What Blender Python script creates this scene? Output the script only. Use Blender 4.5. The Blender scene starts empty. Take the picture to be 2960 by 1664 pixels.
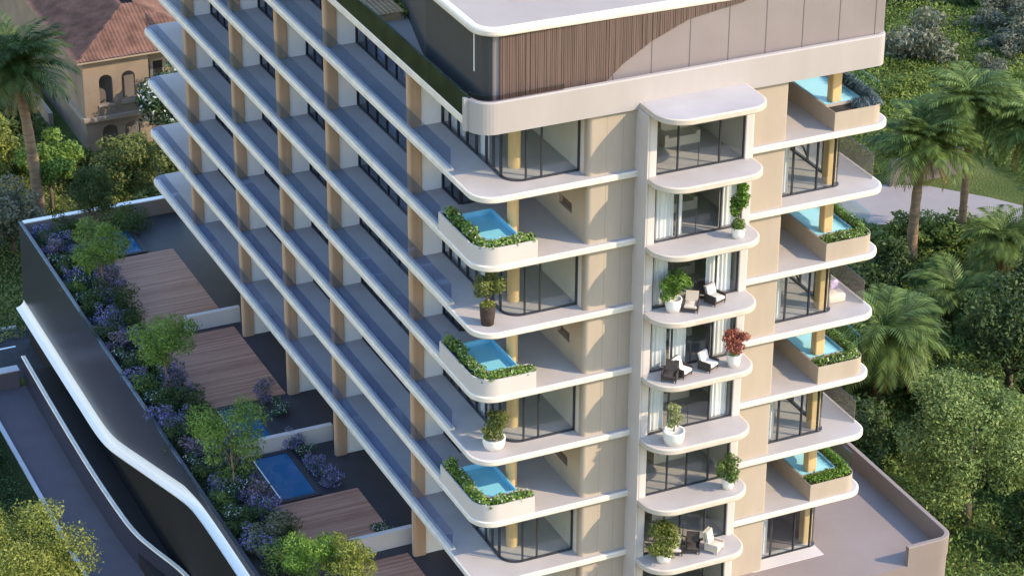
import bpy, math, random
import numpy as np
from mathutils import Vector, Matrix

# ------------------------------------------------------------------ scene, camera, sky, sun
scene = bpy.context.scene
COL = scene.collection
R = math.radians
cam_d = bpy.data.cameras.new("camera")
cam = bpy.data.objects.new("camera", cam_d)
COL.objects.link(cam)
cam.location = (-42.2158, -95.2883, 69.3593)
cam.rotation_euler = (1.09666885, -0.00576932, -0.42939176)
cam_d.sensor_width = 36.0
cam_d.lens = 7692.84 / 2960 * 36.0
cam_d.clip_start = 1.0
cam_d.clip_end = 6000.0
scene.camera = cam

SUN = Vector((1.08, -0.95, 1.0)).normalized()          # direction towards the sun
sun_d = bpy.data.lights.new("sun", 'SUN')
sun_d.energy = 2.25
sun_d.angle = R(0.5)
sun_d.color = (1.0, 0.785, 0.52)
sun = bpy.data.objects.new("sun", sun_d)
COL.objects.link(sun)
sun.location = (60, -60, 80)
sun.rotation_euler = (-SUN).to_track_quat('-Z', 'Y').to_euler()

world = bpy.data.worlds.new("World")
scene.world = world
world.use_nodes = True
wn = world.node_tree.nodes
wl = world.node_tree.links
bg = wn["Background"]
sky = wn.new("ShaderNodeTexSky")
sky.sky_type = 'NISHITA'
sky.sun_disc = False
sky.sun_elevation = math.asin(SUN.z)
sky.sun_rotation = math.atan2(SUN.x, SUN.y)
sky.air_density = 2.2
sky.dust_density = 0.3
sky.ozone_density = 2.0
sat = wn.new("ShaderNodeHueSaturation")
sat.inputs["Saturation"].default_value = 1.2
wl.new(sky.outputs["Color"], sat.inputs["Color"])
tint = wn.new("ShaderNodeMix")                          # white balance of the sky light
tint.data_type = 'RGBA'
tint.blend_type = 'MULTIPLY'
tint.inputs["Factor"].default_value = 1.0
tint.inputs["B"].default_value = (1.0, 0.965, 1.17, 1.0)
wl.new(sat.outputs["Color"], tint.inputs["A"])
wl.new(tint.outputs["Result"], bg.inputs["Color"])
bg.inputs["Strength"].default_value = 0.15
scene.view_settings.view_transform = 'Standard'
scene.view_settings.look = 'None'
scene.view_settings.exposure = 1.45
scene.view_settings.gamma = 1.0
scene.view_settings.use_curve_mapping = False
scene.cycles.max_bounces = 8
scene.cycles.transparent_max_bounces = 24
scene.cycles.use_denoising = True

# ------------------------------------------------------------------ materials
def new_mat(name):
    m = bpy.data.materials.new(name)
    m.use_nodes = True
    nt = m.node_tree
    return m, nt, nt.nodes, nt.links, nt.nodes["Principled BSDF"]

def pmat(name, base, rough=0.6, var=0.06, scale=1.2, spec=0.3, bump=0.0, bscale=30.0, stretch=None, metal=0.0):
    m, nt, N, L, P = new_mat(name)
    tc = N.new("ShaderNodeTexCoord")
    src = tc.outputs["Object"]
    if stretch:
        mp = N.new("ShaderNodeMapping")
        mp.inputs["Scale"].default_value = stretch
        L.new(src, mp.inputs["Vector"])
        src = mp.outputs["Vector"]
    no = N.new("ShaderNodeTexNoise")
    no.inputs["Scale"].default_value = scale
    no.inputs["Detail"].default_value = 6
    no.inputs["Roughness"].default_value = 0.6
    L.new(src, no.inputs["Vector"])
    rp = N.new("ShaderNodeValToRGB")
    rp.color_ramp.elements[0].position = 0.3
    rp.color_ramp.elements[1].position = 0.7
    rp.color_ramp.elements[0].color = tuple(c * (1 - var) for c in base) + (1,)
    rp.color_ramp.elements[1].color = tuple(min(1, c * (1 + var)) for c in base) + (1,)
    L.new(no.outputs["Fac"], rp.inputs["Fac"])
    L.new(rp.outputs["Color"], P.inputs["Base Color"])
    P.inputs["Roughness"].default_value = rough
    P.inputs["Specular IOR Level"].default_value = spec
    P.inputs["Metallic"].default_value = metal
    if bump:
        n2 = N.new("ShaderNodeTexNoise")
        n2.inputs["Scale"].default_value = bscale
        n2.inputs["Detail"].default_value = 4
        L.new(tc.outputs["Object"], n2.inputs["Vector"])
        b = N.new("ShaderNodeBump")
        b.inputs["Strength"].default_value = bump
        b.inputs["Distance"].default_value = 0.05
        L.new(n2.outputs["Fac"], b.inputs["Height"])
        L.new(b.outputs["Normal"], P.inputs["Normal"])
    return m

def glass_mat(name, tint, gloss=(0.9, 0.95, 1.0), rough=0.02, refl=0.7, extra=0.04):
    m, nt, N, L, P = new_mat(name)
    N.remove(P)
    out = N["Material Output"]
    tr = N.new("ShaderNodeBsdfTransparent")
    tr.inputs["Color"].default_value = tint + (1,)
    gl = N.new("ShaderNodeBsdfGlossy")
    gl.inputs["Color"].default_value = gloss + (1,)
    gl.inputs["Roughness"].default_value = rough
    lw = N.new("ShaderNodeLayerWeight")
    lw.inputs["Blend"].default_value = 0.5
    pw = N.new("ShaderNodeMath")
    pw.operation = 'POWER'
    L.new(lw.outputs["Facing"], pw.inputs[0])
    pw.inputs[1].default_value = 4.0
    ad = N.new("ShaderNodeMath")
    ad.operation = 'MULTIPLY_ADD'
    ad.use_clamp = True
    L.new(pw.outputs[0], ad.inputs[0])
    ad.inputs[1].default_value = refl
    ad.inputs[2].default_value = extra
    mx = N.new("ShaderNodeMixShader")
    L.new(ad.outputs[0], mx.inputs["Fac"])
    L.new(tr.outputs[0], mx.inputs[1])
    L.new(gl.outputs[0], mx.inputs[2])
    L.new(mx.outputs[0], out.inputs["Surface"])
    return m

def leaf_mat(name, dark, light, scale=0.9, trans=0.32, rough=0.55, flower=None, ffrac=0.0):
    """leaf colour: clump-scale noise between two leaf colours plus a per-leaf variation"""
    m, nt, N, L, P = new_mat(name)
    out = N["Material Output"]
    tc = N.new("ShaderNodeTexCoord")
    no = N.new("ShaderNodeTexNoise")
    no.inputs["Scale"].default_value = scale
    no.inputs["Detail"].default_value = 3
    L.new(tc.outputs["Object"], no.inputs["Vector"])
    geo = N.new("ShaderNodeNewGeometry")
    add = N.new("ShaderNodeMath")
    add.operation = 'MULTIPLY_ADD'
    L.new(geo.outputs["Random Per Island"], add.inputs[0])
    add.inputs[1].default_value = 0.55
    L.new(no.outputs["Fac"], add.inputs[2])
    rp = N.new("ShaderNodeValToRGB")
    e = rp.color_ramp.elements
    e[0].position = 0.45
    e[0].color = dark + (1,)
    e[1].position = 1.0
    e[1].color = light + (1,)
    L.new(add.outputs[0], rp.inputs["Fac"])
    colour = rp.outputs["Color"]
    if flower:
        gt = N.new("ShaderNodeMath")
        gt.operation = 'GREATER_THAN'
        L.new(geo.outputs["Random Per Island"], gt.inputs[0])
        gt.inputs[1].default_value = 1.0 - ffrac
        mxc = N.new("ShaderNodeMix")
        mxc.data_type = 'RGBA'
        L.new(gt.outputs[0], mxc.inputs["Factor"])
        L.new(colour, mxc.inputs["A"])
        mxc.inputs["B"].default_value = flower + (1,)
        colour = mxc.outputs["Result"]
    L.new(colour, P.inputs["Base Color"])
    P.inputs["Roughness"].default_value = rough
    P.inputs["Specular IOR Level"].default_value = 0.25
    tl = N.new("ShaderNodeBsdfTranslucent")
    L.new(colour, tl.inputs["Color"])
    mx = N.new("ShaderNodeMixShader")
    mx.inputs["Fac"].default_value = trans
    L.new(P.outputs[0], mx.inputs[1])
    L.new(tl.outputs[0], mx.inputs[2])
    L.new(mx.outputs[0], out.inputs["Surface"])
    return m

def plank_mat(name, c1, c2, width, axis='Y', rough=0.55):
    m, nt, N, L, P = new_mat(name)
    tc = N.new("ShaderNodeTexCoord")
    sp = N.new("ShaderNodeSeparateXYZ")
    L.new(tc.outputs["Object"], sp.inputs[0])
    dv = N.new("ShaderNodeMath")
    dv.operation = 'DIVIDE'
    L.new(sp.outputs[axis], dv.inputs[0])
    dv.inputs[1].default_value = width
    fl = N.new("ShaderNodeMath")
    fl.operation = 'FLOOR'
    L.new(dv.outputs[0], fl.inputs[0])
    wnz = N.new("ShaderNodeTexWhiteNoise")
    wnz.noise_dimensions = '1D'
    L.new(fl.outputs[0], wnz.inputs["W"])
    mp = N.new("ShaderNodeMapping")
    mp.inputs["Scale"].default_value = (0.6, 9, 9) if axis == 'Y' else (9, 9, 0.6)
    L.new(tc.outputs["Object"], mp.inputs["Vector"])
    no = N.new("ShaderNodeTexNoise")
    no.inputs["Scale"].default_value = 1.6
    no.inputs["Detail"].default_value = 5
    L.new(mp.outputs["Vector"], no.inputs["Vector"])
    md = N.new("ShaderNodeMath")
    md.operation = 'MULTIPLY_ADD'
    L.new(wnz.outputs["Value"], md.inputs[0])
    md.inputs[1].default_value = 0.5
    L.new(no.outputs["Fac"], md.inputs[2])
    rp = N.new("ShaderNodeValToRGB")
    rp.color_ramp.elements[0].position = 0.35
    rp.color_ramp.elements[0].color = c1 + (1,)
    rp.color_ramp.elements[1].position = 1.0
    rp.color_ramp.elements[1].color = c2 + (1,)
    L.new(md.outputs[0], rp.inputs["Fac"])
    fr = N.new("ShaderNodeMath")
    fr.operation = 'FRACT'
    L.new(dv.outputs[0], fr.inputs[0])
    lt = N.new("ShaderNodeMath")
    lt.operation = 'GREATER_THAN'
    L.new(fr.outputs[0], lt.inputs[0])
    lt.inputs[1].default_value = 0.07
    bp = N.new("ShaderNodeBump")
    bp.inputs["Strength"].default_value = 0.7
    bp.inputs["Distance"].default_value = 0.02
    L.new(lt.outputs[0], bp.inputs["Height"])
    L.new(bp.outputs["Normal"], P.inputs["Normal"])
    L.new(rp.outputs["Color"], P.inputs["Base Color"])
    P.inputs["Roughness"].default_value = rough
    return m

def water_mat(name, colour, rough=0.06, wave=3.0):
    m, nt, N, L, P = new_mat(name)
    P.inputs["Base Color"].default_value = colour + (1,)
    P.inputs["Roughness"].default_value = rough
    P.inputs["Specular IOR Level"].default_value = 0.5
    tc = N.new("ShaderNodeTexCoord")
    no = N.new("ShaderNodeTexNoise")
    no.inputs["Scale"].default_value = wave
    no.inputs["Detail"].default_value = 3
    L.new(tc.outputs["Object"], no.inputs["Vector"])
    b = N.new("ShaderNodeBump")
    b.inputs["Strength"].default_value = 0.3
    b.inputs["Distance"].default_value = 0.05
    L.new(no.outputs["Fac"], b.inputs["Height"])
    L.new(b.outputs["Normal"], P.inputs["Normal"])
    return m

def grass_mat(name, cols, scale=0.12):
    m, nt, N, L, P = new_mat(name)
    tc = N.new("ShaderNodeTexCoord")
    no = N.new("ShaderNodeTexNoise")
    no.inputs["Scale"].default_value = scale
    no.inputs["Detail"].default_value = 10
    no.inputs["Roughness"].default_value = 0.7
    L.new(tc.outputs["Object"], no.inputs["Vector"])
    rp = N.new("ShaderNodeValToRGB")
    e = rp.color_ramp.elements
    e[0].position = 0.3
    e[0].color = cols[0] + (1,)
    e[1].position = 0.75
    e[1].color = cols[2] + (1,)
    k = e.new(0.52)
    k.color = cols[1] + (1,)
    L.new(no.outputs["Fac"], rp.inputs["Fac"])
    L.new(rp.outputs["Color"], P.inputs["Base Color"])
    P.inputs["Roughness"].default_value = 0.95
    P.inputs["Specular IOR Level"].default_value = 0.1
    n2 = N.new("ShaderNodeTexNoise")
    n2.inputs["Scale"].default_value = 6
    n2.inputs["Detail"].default_value = 6
    L.new(tc.outputs["Object"], n2.inputs["Vector"])
    b = N.new("ShaderNodeBump")
    b.inputs["Strength"].default_value = 1.0
    b.inputs["Distance"].default_value = 0.25
    L.new(n2.outputs["Fac"], b.inputs["Height"])
    L.new(b.outputs["Normal"], P.inputs["Normal"])
    return m

M = {}
M['rim'] = pmat("white_rim_paint", (0.66, 0.595, 0.51), 0.5, 0.10, 0.9, stretch=(1.6, 1.6, 0.5))
M['bayrim'] = pmat("cream_bay_rim", (0.52, 0.455, 0.38), 0.5, 0.09, 0.9, stretch=(1.6, 1.6, 0.5))
M['lip'] = pmat("white_ribbon_lip", (0.84, 0.79, 0.72), 0.35, 0.02, 0.5)
M['tile'] = pmat("balcony_floor_render", (0.385, 0.355, 0.345), 0.55, 0.09, 0.45, bump=0.03, bscale=14)
M['wall'] = pmat("beige_render", (0.37, 0.31, 0.248), 0.75, 0.09, 0.5, stretch=(1.3, 1.3, 0.3), bump=0.05, bscale=40)
M['fin'] = pmat("pale_render", (0.50, 0.46, 0.44), 0.7, 0.04, 0.5)
M['parapet'] = pmat("parapet_render", (0.36, 0.33, 0.315), 0.65, 0.06, 0.5, stretch=(1.2, 1.2, 0.35))
M['white'] = pmat("white_render", (0.80, 0.78, 0.77), 0.65, 0.03, 0.6)
M['column'] = pmat("tan_column_cladding", (0.44, 0.30, 0.20), 0.5, 0.10, 1.0, stretch=(5, 5, 0.4))
M['goldcolumn'] = pmat("golden_column_cladding", (0.58, 0.40, 0.20), 0.5, 0.12, 1.0, stretch=(5, 5, 0.4))
M['frame'] = pmat("dark_window_frame", (0.03, 0.032, 0.042), 0.35, 0.05, 2.0, spec=0.5)
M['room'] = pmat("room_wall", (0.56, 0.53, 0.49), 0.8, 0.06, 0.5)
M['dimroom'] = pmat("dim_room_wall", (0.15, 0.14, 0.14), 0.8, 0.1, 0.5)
M['curtain'] = pmat("white_curtain", (0.72, 0.71, 0.72), 0.85, 0.06, 1.5, stretch=(6, 6, 0.3))
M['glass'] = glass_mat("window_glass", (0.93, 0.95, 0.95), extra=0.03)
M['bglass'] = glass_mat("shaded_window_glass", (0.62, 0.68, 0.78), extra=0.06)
M['balglass'] = glass_mat("blue_tinted_balustrade_glass", (0.76, 0.81, 0.91), refl=0.25, extra=0.02)
M['smokeglass'] = glass_mat("bronze_tinted_balustrade_glass", (0.80, 0.76, 0.76), refl=0.25, extra=0.02)
def frosted(name, colour, fac):
    m, nt, N, L, P = new_mat(name)
    P.inputs["Base Color"].default_value = colour + (1,)
    P.inputs["Roughness"].default_value = 0.25
    P.inputs["Alpha"].default_value = fac
    return m
M['frost'] = frosted("taupe_frosted_glass", (0.30, 0.265, 0.24), 0.38)
M['clearglass'] = glass_mat("clear_balustrade_glass", (0.86, 0.93, 0.94), refl=0.3, extra=0.03)
M['taupe'] = pmat("taupe_wall_panels", (0.245, 0.210, 0.208), 0.32, 0.07, 0.4, spec=0.5)
M['jointbeige'] = pmat("beige_wall_joint", (0.27, 0.225, 0.18), 0.8)
M['joint'] = pmat("panel_joint", (0.14, 0.12, 0.12), 0.8)
M['ribs'] = pmat("brown_ribbed_cladding", (0.125, 0.086, 0.072), 0.6, 0.22, 1.0, stretch=(7, 7, 0.25))
M['shade_grey'] = pmat("shade_grey_skin", (0.05, 0.051, 0.053), 0.6, 0.06, 0.6, stretch=(1.5, 1.5, 0.1))  # dark grey carries the shade on the penthouse side
M['darkscreen'] = pmat("dark_green_screen", (0.012, 0.018, 0.010), 0.35, 0.8, 0.8, spec=0.35)
M['roofstone'] = pmat("pale_roof_paving", (0.31, 0.265, 0.235), 0.7, 0.05, 0.5)
M['podium'] = pmat("podium_taupe_render", (0.225, 0.183, 0.168), 0.75, 0.08, 0.3, bump=0.04, bscale=20)
M['darktile'] = pmat("dark_terrace_tile", (0.038, 0.037, 0.045), 0.5, 0.15, 0.6)
M['ribbon'] = pmat("dark_metal_ribbon", (0.034, 0.034, 0.050), 0.28, 0.08, 0.3, spec=0.6)
M['black'] = pmat("black_recess_cladding", (0.014, 0.014, 0.015), 0.55, 0.1, 0.4)
M['deck'] = plank_mat("deck_timber", (0.24, 0.105, 0.062), (0.42, 0.215, 0.145), 0.16)
M['wood'] = plank_mat("warm_timber", (0.28, 0.17, 0.08), (0.46, 0.30, 0.16), 0.12)
M['soil'] = pmat("planting_soil", (0.035, 0.03, 0.025), 0.95, 0.4, 3.0, bump=0.5, bscale=12)
M['bluewater'] = water_mat("deep_blue_water", (0.015, 0.105, 0.235))
M['poolwater'] = water_mat("turquoise_water", (0.21, 0.54, 0.66))
M['palewater'] = water_mat("pale_turquoise_water", (0.30, 0.60, 0.66), rough=0.04)
M['pooltile'] = pmat("pool_tile", (0.20, 0.50, 0.68), 0.35, 0.08, 3.0)
M['asphalt'] = pmat("asphalt", (0.035, 0.036, 0.042), 0.85, 0.2, 1.5, bump=0.2, bscale=60)
M['pave'] = pmat("pavement_concrete", (0.085, 0.072, 0.085), 0.8, 0.1, 0.7)
M['kerb'] = pmat("kerb_stone", (0.42, 0.42, 0.45), 0.8, 0.08, 1.0)
M['mark'] = pmat("road_marking", (0.75, 0.75, 0.76), 0.7, 0.08, 3.0)
M['path'] = pmat("pale_path", (0.245, 0.22, 0.215), 0.85, 0.08, 0.4)
M['lawn'] = grass_mat("grass_and_scrub", ((0.035, 0.052, 0.014), (0.075, 0.10, 0.026), (0.14, 0.15, 0.05)), 0.09)
M['villa'] = pmat("villa_stucco", (0.235, 0.182, 0.138), 0.85, 0.22, 0.45, bump=0.15, bscale=15)
M['villatrim'] = pmat("villa_trim", (0.30, 0.245, 0.195), 0.8, 0.08, 0.8)
M['terracotta'] = pmat("terracotta_tile", (0.125, 0.066, 0.05), 0.85, 0.5, 0.8)
M['bark'] = pmat("bark", (0.13, 0.10, 0.075), 0.9, 0.3, 2.0, bump=0.6, bscale=10, stretch=(4, 4, 0.6))
M['palebark'] = pmat("pale_bark", (0.20, 0.165, 0.12), 0.9, 0.25, 2.0, bump=0.5, bscale=10)
M['palmbark'] = pmat("palm_bark", (0.22, 0.155, 0.10), 0.9, 0.35, 1.2, bump=0.8, bscale=7, stretch=(1, 1, 5))
M['potwhite'] = pmat("white_pot", (0.72, 0.70, 0.66), 0.6, 0.04, 1.0)
M['potdark'] = pmat("dark_wicker_pot", (0.05, 0.035, 0.03), 0.7, 0.3, 4.0, bump=0.5, bscale=40)
M['wicker'] = pmat("dark_wicker", (0.055, 0.046, 0.042), 0.6, 0.3, 8.0, bump=0.6, bscale=60)
M['cushion'] = pmat("white_cushion", (0.78, 0.76, 0.74), 0.85, 0.04, 3.0)
M['greycushion'] = pmat("grey_cushion", (0.46, 0.45, 0.43), 0.85, 0.06, 3.0)
M['beigefab'] = pmat("beige_upholstery", (0.52, 0.46, 0.39), 0.85, 0.06, 2.0)
# foliage
M['lf_mid'] = leaf_mat("leaf_mid_green", (0.048, 0.090, 0.018), (0.20, 0.29, 0.07))
M['lf_planter'] = leaf_mat("leaf_planter_shrub", (0.035, 0.085, 0.015), (0.24, 0.36, 0.08), scale=1.6, flower=(0.6, 0.62, 0.5), ffrac=0.08)
M['lf_big'] = leaf_mat("leaf_sunlit_green", (0.065, 0.11, 0.026), (0.27, 0.35, 0.11))
M['lf_garden'] = leaf_mat("leaf_garden_tree", (0.06, 0.125, 0.018), (0.23, 0.34, 0.07))
M['lf_dark'] = leaf_mat("leaf_dark_green", (0.016, 0.036, 0.010), (0.075, 0.12, 0.034))
M['lf_olive'] = leaf_mat("leaf_olive_green", (0.065, 0.09, 0.02), (0.22, 0.25, 0.075))
M['lf_yellow'] = leaf_mat("leaf_yellow_green", (0.085, 0.112, 0.018), (0.28, 0.315, 0.07))
M['lf_bright'] = leaf_mat("leaf_bright_green", (0.05, 0.12, 0.015), (0.22, 0.36, 0.06))
M['lf_grey'] = leaf_mat("leaf_grey_green", (0.07, 0.085, 0.05), (0.22, 0.23, 0.16))
M['lf_purple'] = leaf_mat("leaf_purple_flower", (0.14, 0.12, 0.33), (0.46, 0.40, 0.74), flower=(0.06, 0.11, 0.035), ffrac=0.45)
M['lf_mauve'] = leaf_mat("leaf_mauve_flower", (0.16, 0.11, 0.22), (0.44, 0.34, 0.50), flower=(0.06, 0.10, 0.035), ffrac=0.4)
M['lf_whitefl'] = leaf_mat("leaf_white_flower", (0.02, 0.05, 0.018), (0.07, 0.13, 0.05), flower=(0.62, 0.64, 0.62), ffrac=0.16)
M['lf_palm'] = leaf_mat("leaf_palm", (0.032, 0.066, 0.013), (0.165, 0.24, 0.06), scale=0.5)
M['lf_darkpalm'] = leaf_mat("leaf_dark_palm", (0.018, 0.042, 0.010), (0.085, 0.14, 0.035), scale=0.5)
M['lf_drypalm'] = leaf_mat("leaf_dry_palm", (0.12, 0.11, 0.035), (0.26, 0.23, 0.09), scale=0.5)
M['lf_red'] = leaf_mat("leaf_red_brown", (0.20, 0.055, 0.035), (0.46, 0.19, 0.13))
M['lf_hill'] = leaf_mat("leaf_hillside_scrub", (0.055, 0.095, 0.014), (0.23, 0.295, 0.06), scale=0.12)
M['lf_blue'] = leaf_mat("leaf_blue_grey", (0.05, 0.085, 0.10), (0.19, 0.25, 0.27))
M['lf_pale'] = leaf_mat("leaf_pale_green", (0.20, 0.23, 0.09), (0.42, 0.45, 0.22))

# ------------------------------------------------------------------ mesh helpers
class MB:
    def __init__(self):
        self.v, self.f = [], []
    def face_verts(self, pts, faces):
        o = len(self.v)
        self.v += [tuple(p) for p in pts]
        self.f += [tuple(i + o for i in q) for q in faces]
        return self
    def box(self, x0, x1, y0, y1, z0, z1):
        return self.face_verts([(x0, y0, z0), (x1, y0, z0), (x1, y1, z0), (x0, y1, z0), (x0, y0, z1), (x1, y0, z1), (x1, y1, z1), (x0, y1, z1)],
                               [(0, 3, 2, 1), (4, 5, 6, 7), (0, 1, 5, 4), (1, 2, 6, 5), (2, 3, 7, 6), (3, 0, 4, 7)])
    def rings(self, rings, close=True, cap0=True, cap1=True):
        o = len(self.v)
        n = len(rings[0])
        for r in rings:
            self.v += [tuple(p) for p in r]
        for k in range(len(rings) - 1):
            for i in range(n if close else n - 1):
                j = (i + 1) % n
                self.f.append((o + k * n + i, o + k * n + j, o + (k + 1) * n + j, o + (k + 1) * n + i))
        if cap0:
            self.f.append(tuple(o + i for i in reversed(range(n))))
        if cap1:
            self.f.append(tuple(o + (len(rings) - 1) * n + i for i in range(n)))
        return self
    def prism(self, poly, z0, z1):
        return self.rings([[(x, y, z0) for x, y in poly], [(x, y, z1) for x, y in poly]])
    def lathe(self, prof, cx=0, cy=0, n=20):
        rs = [[(cx + r * math.cos(2 * math.pi * i / n), cy + r * math.sin(2 * math.pi * i / n), z) for i in range(n)] for r, z in prof]
        return self.rings(rs)
    def tube(self, path, radii, n=8, cap=True):
        P = [Vector(p) for p in path]
        rs = []
        for i, p in enumerate(P):
            d = (P[min(i + 1, len(P) - 1)] - P[max(i - 1, 0)]).normalized()
            a = d.orthogonal().normalized() if abs(d.z) < 0.9 else Vector((1, 0, 0)) - d * d.x
            a.normalize()
            b = d.cross(a)
            r = radii[i] if hasattr(radii, '__len__') else radii
            rs.append([p + (a * math.cos(2 * math.pi * k / n) + b * math.sin(2 * math.pi * k / n)) * r for k in range(n)])
        return self.rings(rs, cap0=cap, cap1=cap)
    def sweep(self, path, prof, closed=False):
        """profile (u outward, z) swept along a plan path of (x, y); outward is to the right of the travel direction"""
        n = len(path)
        rs = []
        for i in range(n):
            a = Vector(path[(i - 1) % n] if closed or i > 0 else path[i])
            b = Vector(path[(i + 1) % n] if closed or i < n - 1 else path[i])
            d = (b - a).normalized()
            nr = Vector((d.y, -d.x))
            rs.append([(path[i][0] + nr.x * u, path[i][1] + nr.y * u, z) for u, z in prof])
        if closed:
            rs.append(rs[0])
        return self.rings(rs, close=True, cap0=not closed, cap1=not closed)
    def build(self, name, mat, parent=None, smooth=False, origin=None, label=None):
        org = Vector(parent.location) if parent is not None and origin is None else Vector(origin or (0, 0, 0))
        if parent is not None and parent.parent is not None:
            org = Vector(parent.parent.location)
        me = bpy.data.meshes.new(name)
        me.from_pydata([(x - org.x, y - org.y, z - org.z) for x, y, z in self.v], [], self.f)
        me.materials.append(mat)
        if smooth:
            me.polygons.foreach_set("use_smooth", [True] * len(me.polygons))
        me.update()
        o = bpy.data.objects.new(name, me)
        COL.objects.link(o)
        if parent is not None:
            o.parent = parent
        else:
            o.location = org
        if label:
            o['label'] = label
        return o

def tag(o, label=None, cat=None, group=None, kind=None):
    if label: o['label'] = label
    if cat: o['category'] = cat
    if group: o['group'] = group
    if kind: o['kind'] = kind
    return o

def thing(name, loc, label, cat, group=None, rz=0.0):
    o = bpy.data.objects.new(name, None)
    o.empty_display_size = 0.3
    COL.objects.link(o)
    o.location = loc
    o.rotation_euler = (0, 0, rz)
    return tag(o, label, cat, group)

def copy_thing(src, loc, rz=None, label=None, group=None, scale=None):
    c = src.copy()
    COL.objects.link(c)
    c.location = loc
    if rz is not None: c.rotation_euler = (0, 0, rz)
    if scale is not None: c.scale = (scale,) * 3 if not hasattr(scale, '__len__') else scale
    if label: c['label'] = label
    if group: c['group'] = group
    for ch in src.children:
        d = ch.copy()
        COL.objects.link(d)
        d.parent = c
        for g in ch.children:
            e = g.copy()
            COL.objects.link(e)
            e.parent = d
    return c

def rpoly(pts, rad, off=0.0, seg=16):
    """polygon with rounded corners, grown outward by off (counter-clockwise input)"""
    n = len(pts)
    A = sum(pts[i][0] * pts[(i + 1) % n][1] - pts[(i + 1) % n][0] * pts[i][1] for i in range(n))
    if A < 0:
        pts = pts[::-1]
        rad = rad[::-1]
    out = []
    for i in range(n):
        p0, p, p1 = Vector(pts[i - 1]), Vector(pts[i]), Vector(pts[(i + 1) % n])
        d0, d1 = (p - p0).normalized(), (p1 - p).normalized()
        n0, n1 = Vector((d0.y, -d0.x)), Vector((d1.y, -d1.x))
        cr = d0.x * d1.y - d0.y * d1.x
        bis = (n0 + n1) / (1 + n0.dot(n1))
        q = p + bis * off
        r = rad[i]
        if r <= 0:
            out.append((q.x, q.y))
            continue
        rr = r + off if cr > 0 else r - off
        rr = max(rr, 0.02)
        c = q - bis * rr if cr > 0 else q + bis * rr
        s = 1 if cr > 0 else -1
        a0 = math.atan2(n0.y * s, n0.x * s)
        a1 = math.atan2(n1.y * s, n1.x * s)
        da = (a1 - a0 + math.pi) % (2 * math.pi) - math.pi
        for k in range(seg + 1):
            a = a0 + da * k / seg
            out.append((c.x + rr * math.cos(a), c.y + rr * math.sin(a)))
    return out

def slab_mb(pts, rad, z, h=0.30, side_h=None):
    mb = MB()
    lay = [(-0.10, 0.0), (-0.03, 0.015), (0.0, 0.06), (0.0, h * 0.58), (-0.022, h * 0.60), (-0.022, h * 0.66), (-0.004, h * 0.68), (-0.004, h - 0.05), (-0.02, h - 0.02), (-0.06, h)]
    rs = []
    for off, dz in lay:
        rs.append([(x, y, z + dz) for x, y in rpoly(pts, rad, off)])
    mb.rings(rs)
    return mb

rng = np.random.default_rng(7)
def rnd(a, b): return float(rng.uniform(a, b))

def leaves_np(clumps, n, size, seed=0, up=0.35, aspect=0.5, inner=0.5):
    g = np.random.default_rng(seed)
    C = np.array(clumps, float)
    w = (C[:, 3] * C[:, 4] * C[:, 5]) ** 0.667
    idx = g.choice(len(C), n, p=w / w.sum())
    d = g.normal(size=(n, 3))
    d /= np.linalg.norm(d, axis=1)[:, None]
    r = inner + (1 - inner) * g.random(n) ** 0.6
    r *= 1 + 0.10 * g.normal(size=n)
    pos = C[idx, :3] + d * r[:, None] * C[idx, 3:6]
    nm = d * 0.8 + g.normal(size=(n, 3)) * 0.6 + np.array([0, 0, up])
    nm /= np.linalg.norm(nm, axis=1)[:, None]
    t = g.normal(size=(n, 3))
    t -= nm * (t * nm).sum(1)[:, None]
    t /= np.linalg.norm(t, axis=1)[:, None]
    b = np.cross(nm, t)
    s = size * (0.6 + 0.8 * g.random(n))[:, None]
    V = np.stack([pos - t * s * .5, pos + b * s * aspect * .5 - t * s * .05, pos + t * s * .5 + nm * s * -0.12, pos - b * s * aspect * .5 - t * s * .05], 1).reshape(-1, 3)
    F = np.arange(4 * n).reshape(-1, 4)
    return V, F

def np_mesh(name, V, F, mat):
    me = bpy.data.meshes.new(name)
    me.vertices.add(len(V))
    me.vertices.foreach_set("co", np.asarray(V, np.float32).ravel())
    k = F.shape[1]
    me.loops.add(F.size)
    me.loops.foreach_set("vertex_index", F.ravel().astype(np.int32))
    me.polygons.add(len(F))
    me.polygons.foreach_set("loop_start", (np.arange(len(F)) * k).astype(np.int32))
    me.materials.append(mat)
    me.update(calc_edges=True)
    me.validate()
    return me

def leaf_obj(name, clumps, n, size, mat, parent=None, seed=0, **kw):
    """clumps are in the parent's local coordinates (or world coordinates without parent)"""
    V, F = leaves_np(clumps, n, size, seed, **kw)
    o = bpy.data.objects.new(name, np_mesh(name, V, F, mat))
    COL.objects.link(o)
    if parent is not None: o.parent = parent
    return o

def crown(cx, cy, cz, rx, rz, k, seed, cr=0.42):
    g = np.random.default_rng(seed)
    out = [(cx, cy, cz, rx * 0.6, rx * 0.6, rz * 0.6)]
    for i in range(k):
        a = 2 * math.pi * (i * 0.618 + g.random() * 0.2)
        h = g.uniform(-0.75, 0.85)
        rr = math.sqrt(max(0.05, 1 - h * h)) * g.uniform(0.5, 0.85)
        s = cr * g.uniform(0.6, 1.15)
        out.append((cx + rx * rr * math.cos(a), cy + rx * rr * math.sin(a), cz + rz * h * 0.85, rx * s, rx * s, rz * s * 0.85))
    return out

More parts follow.
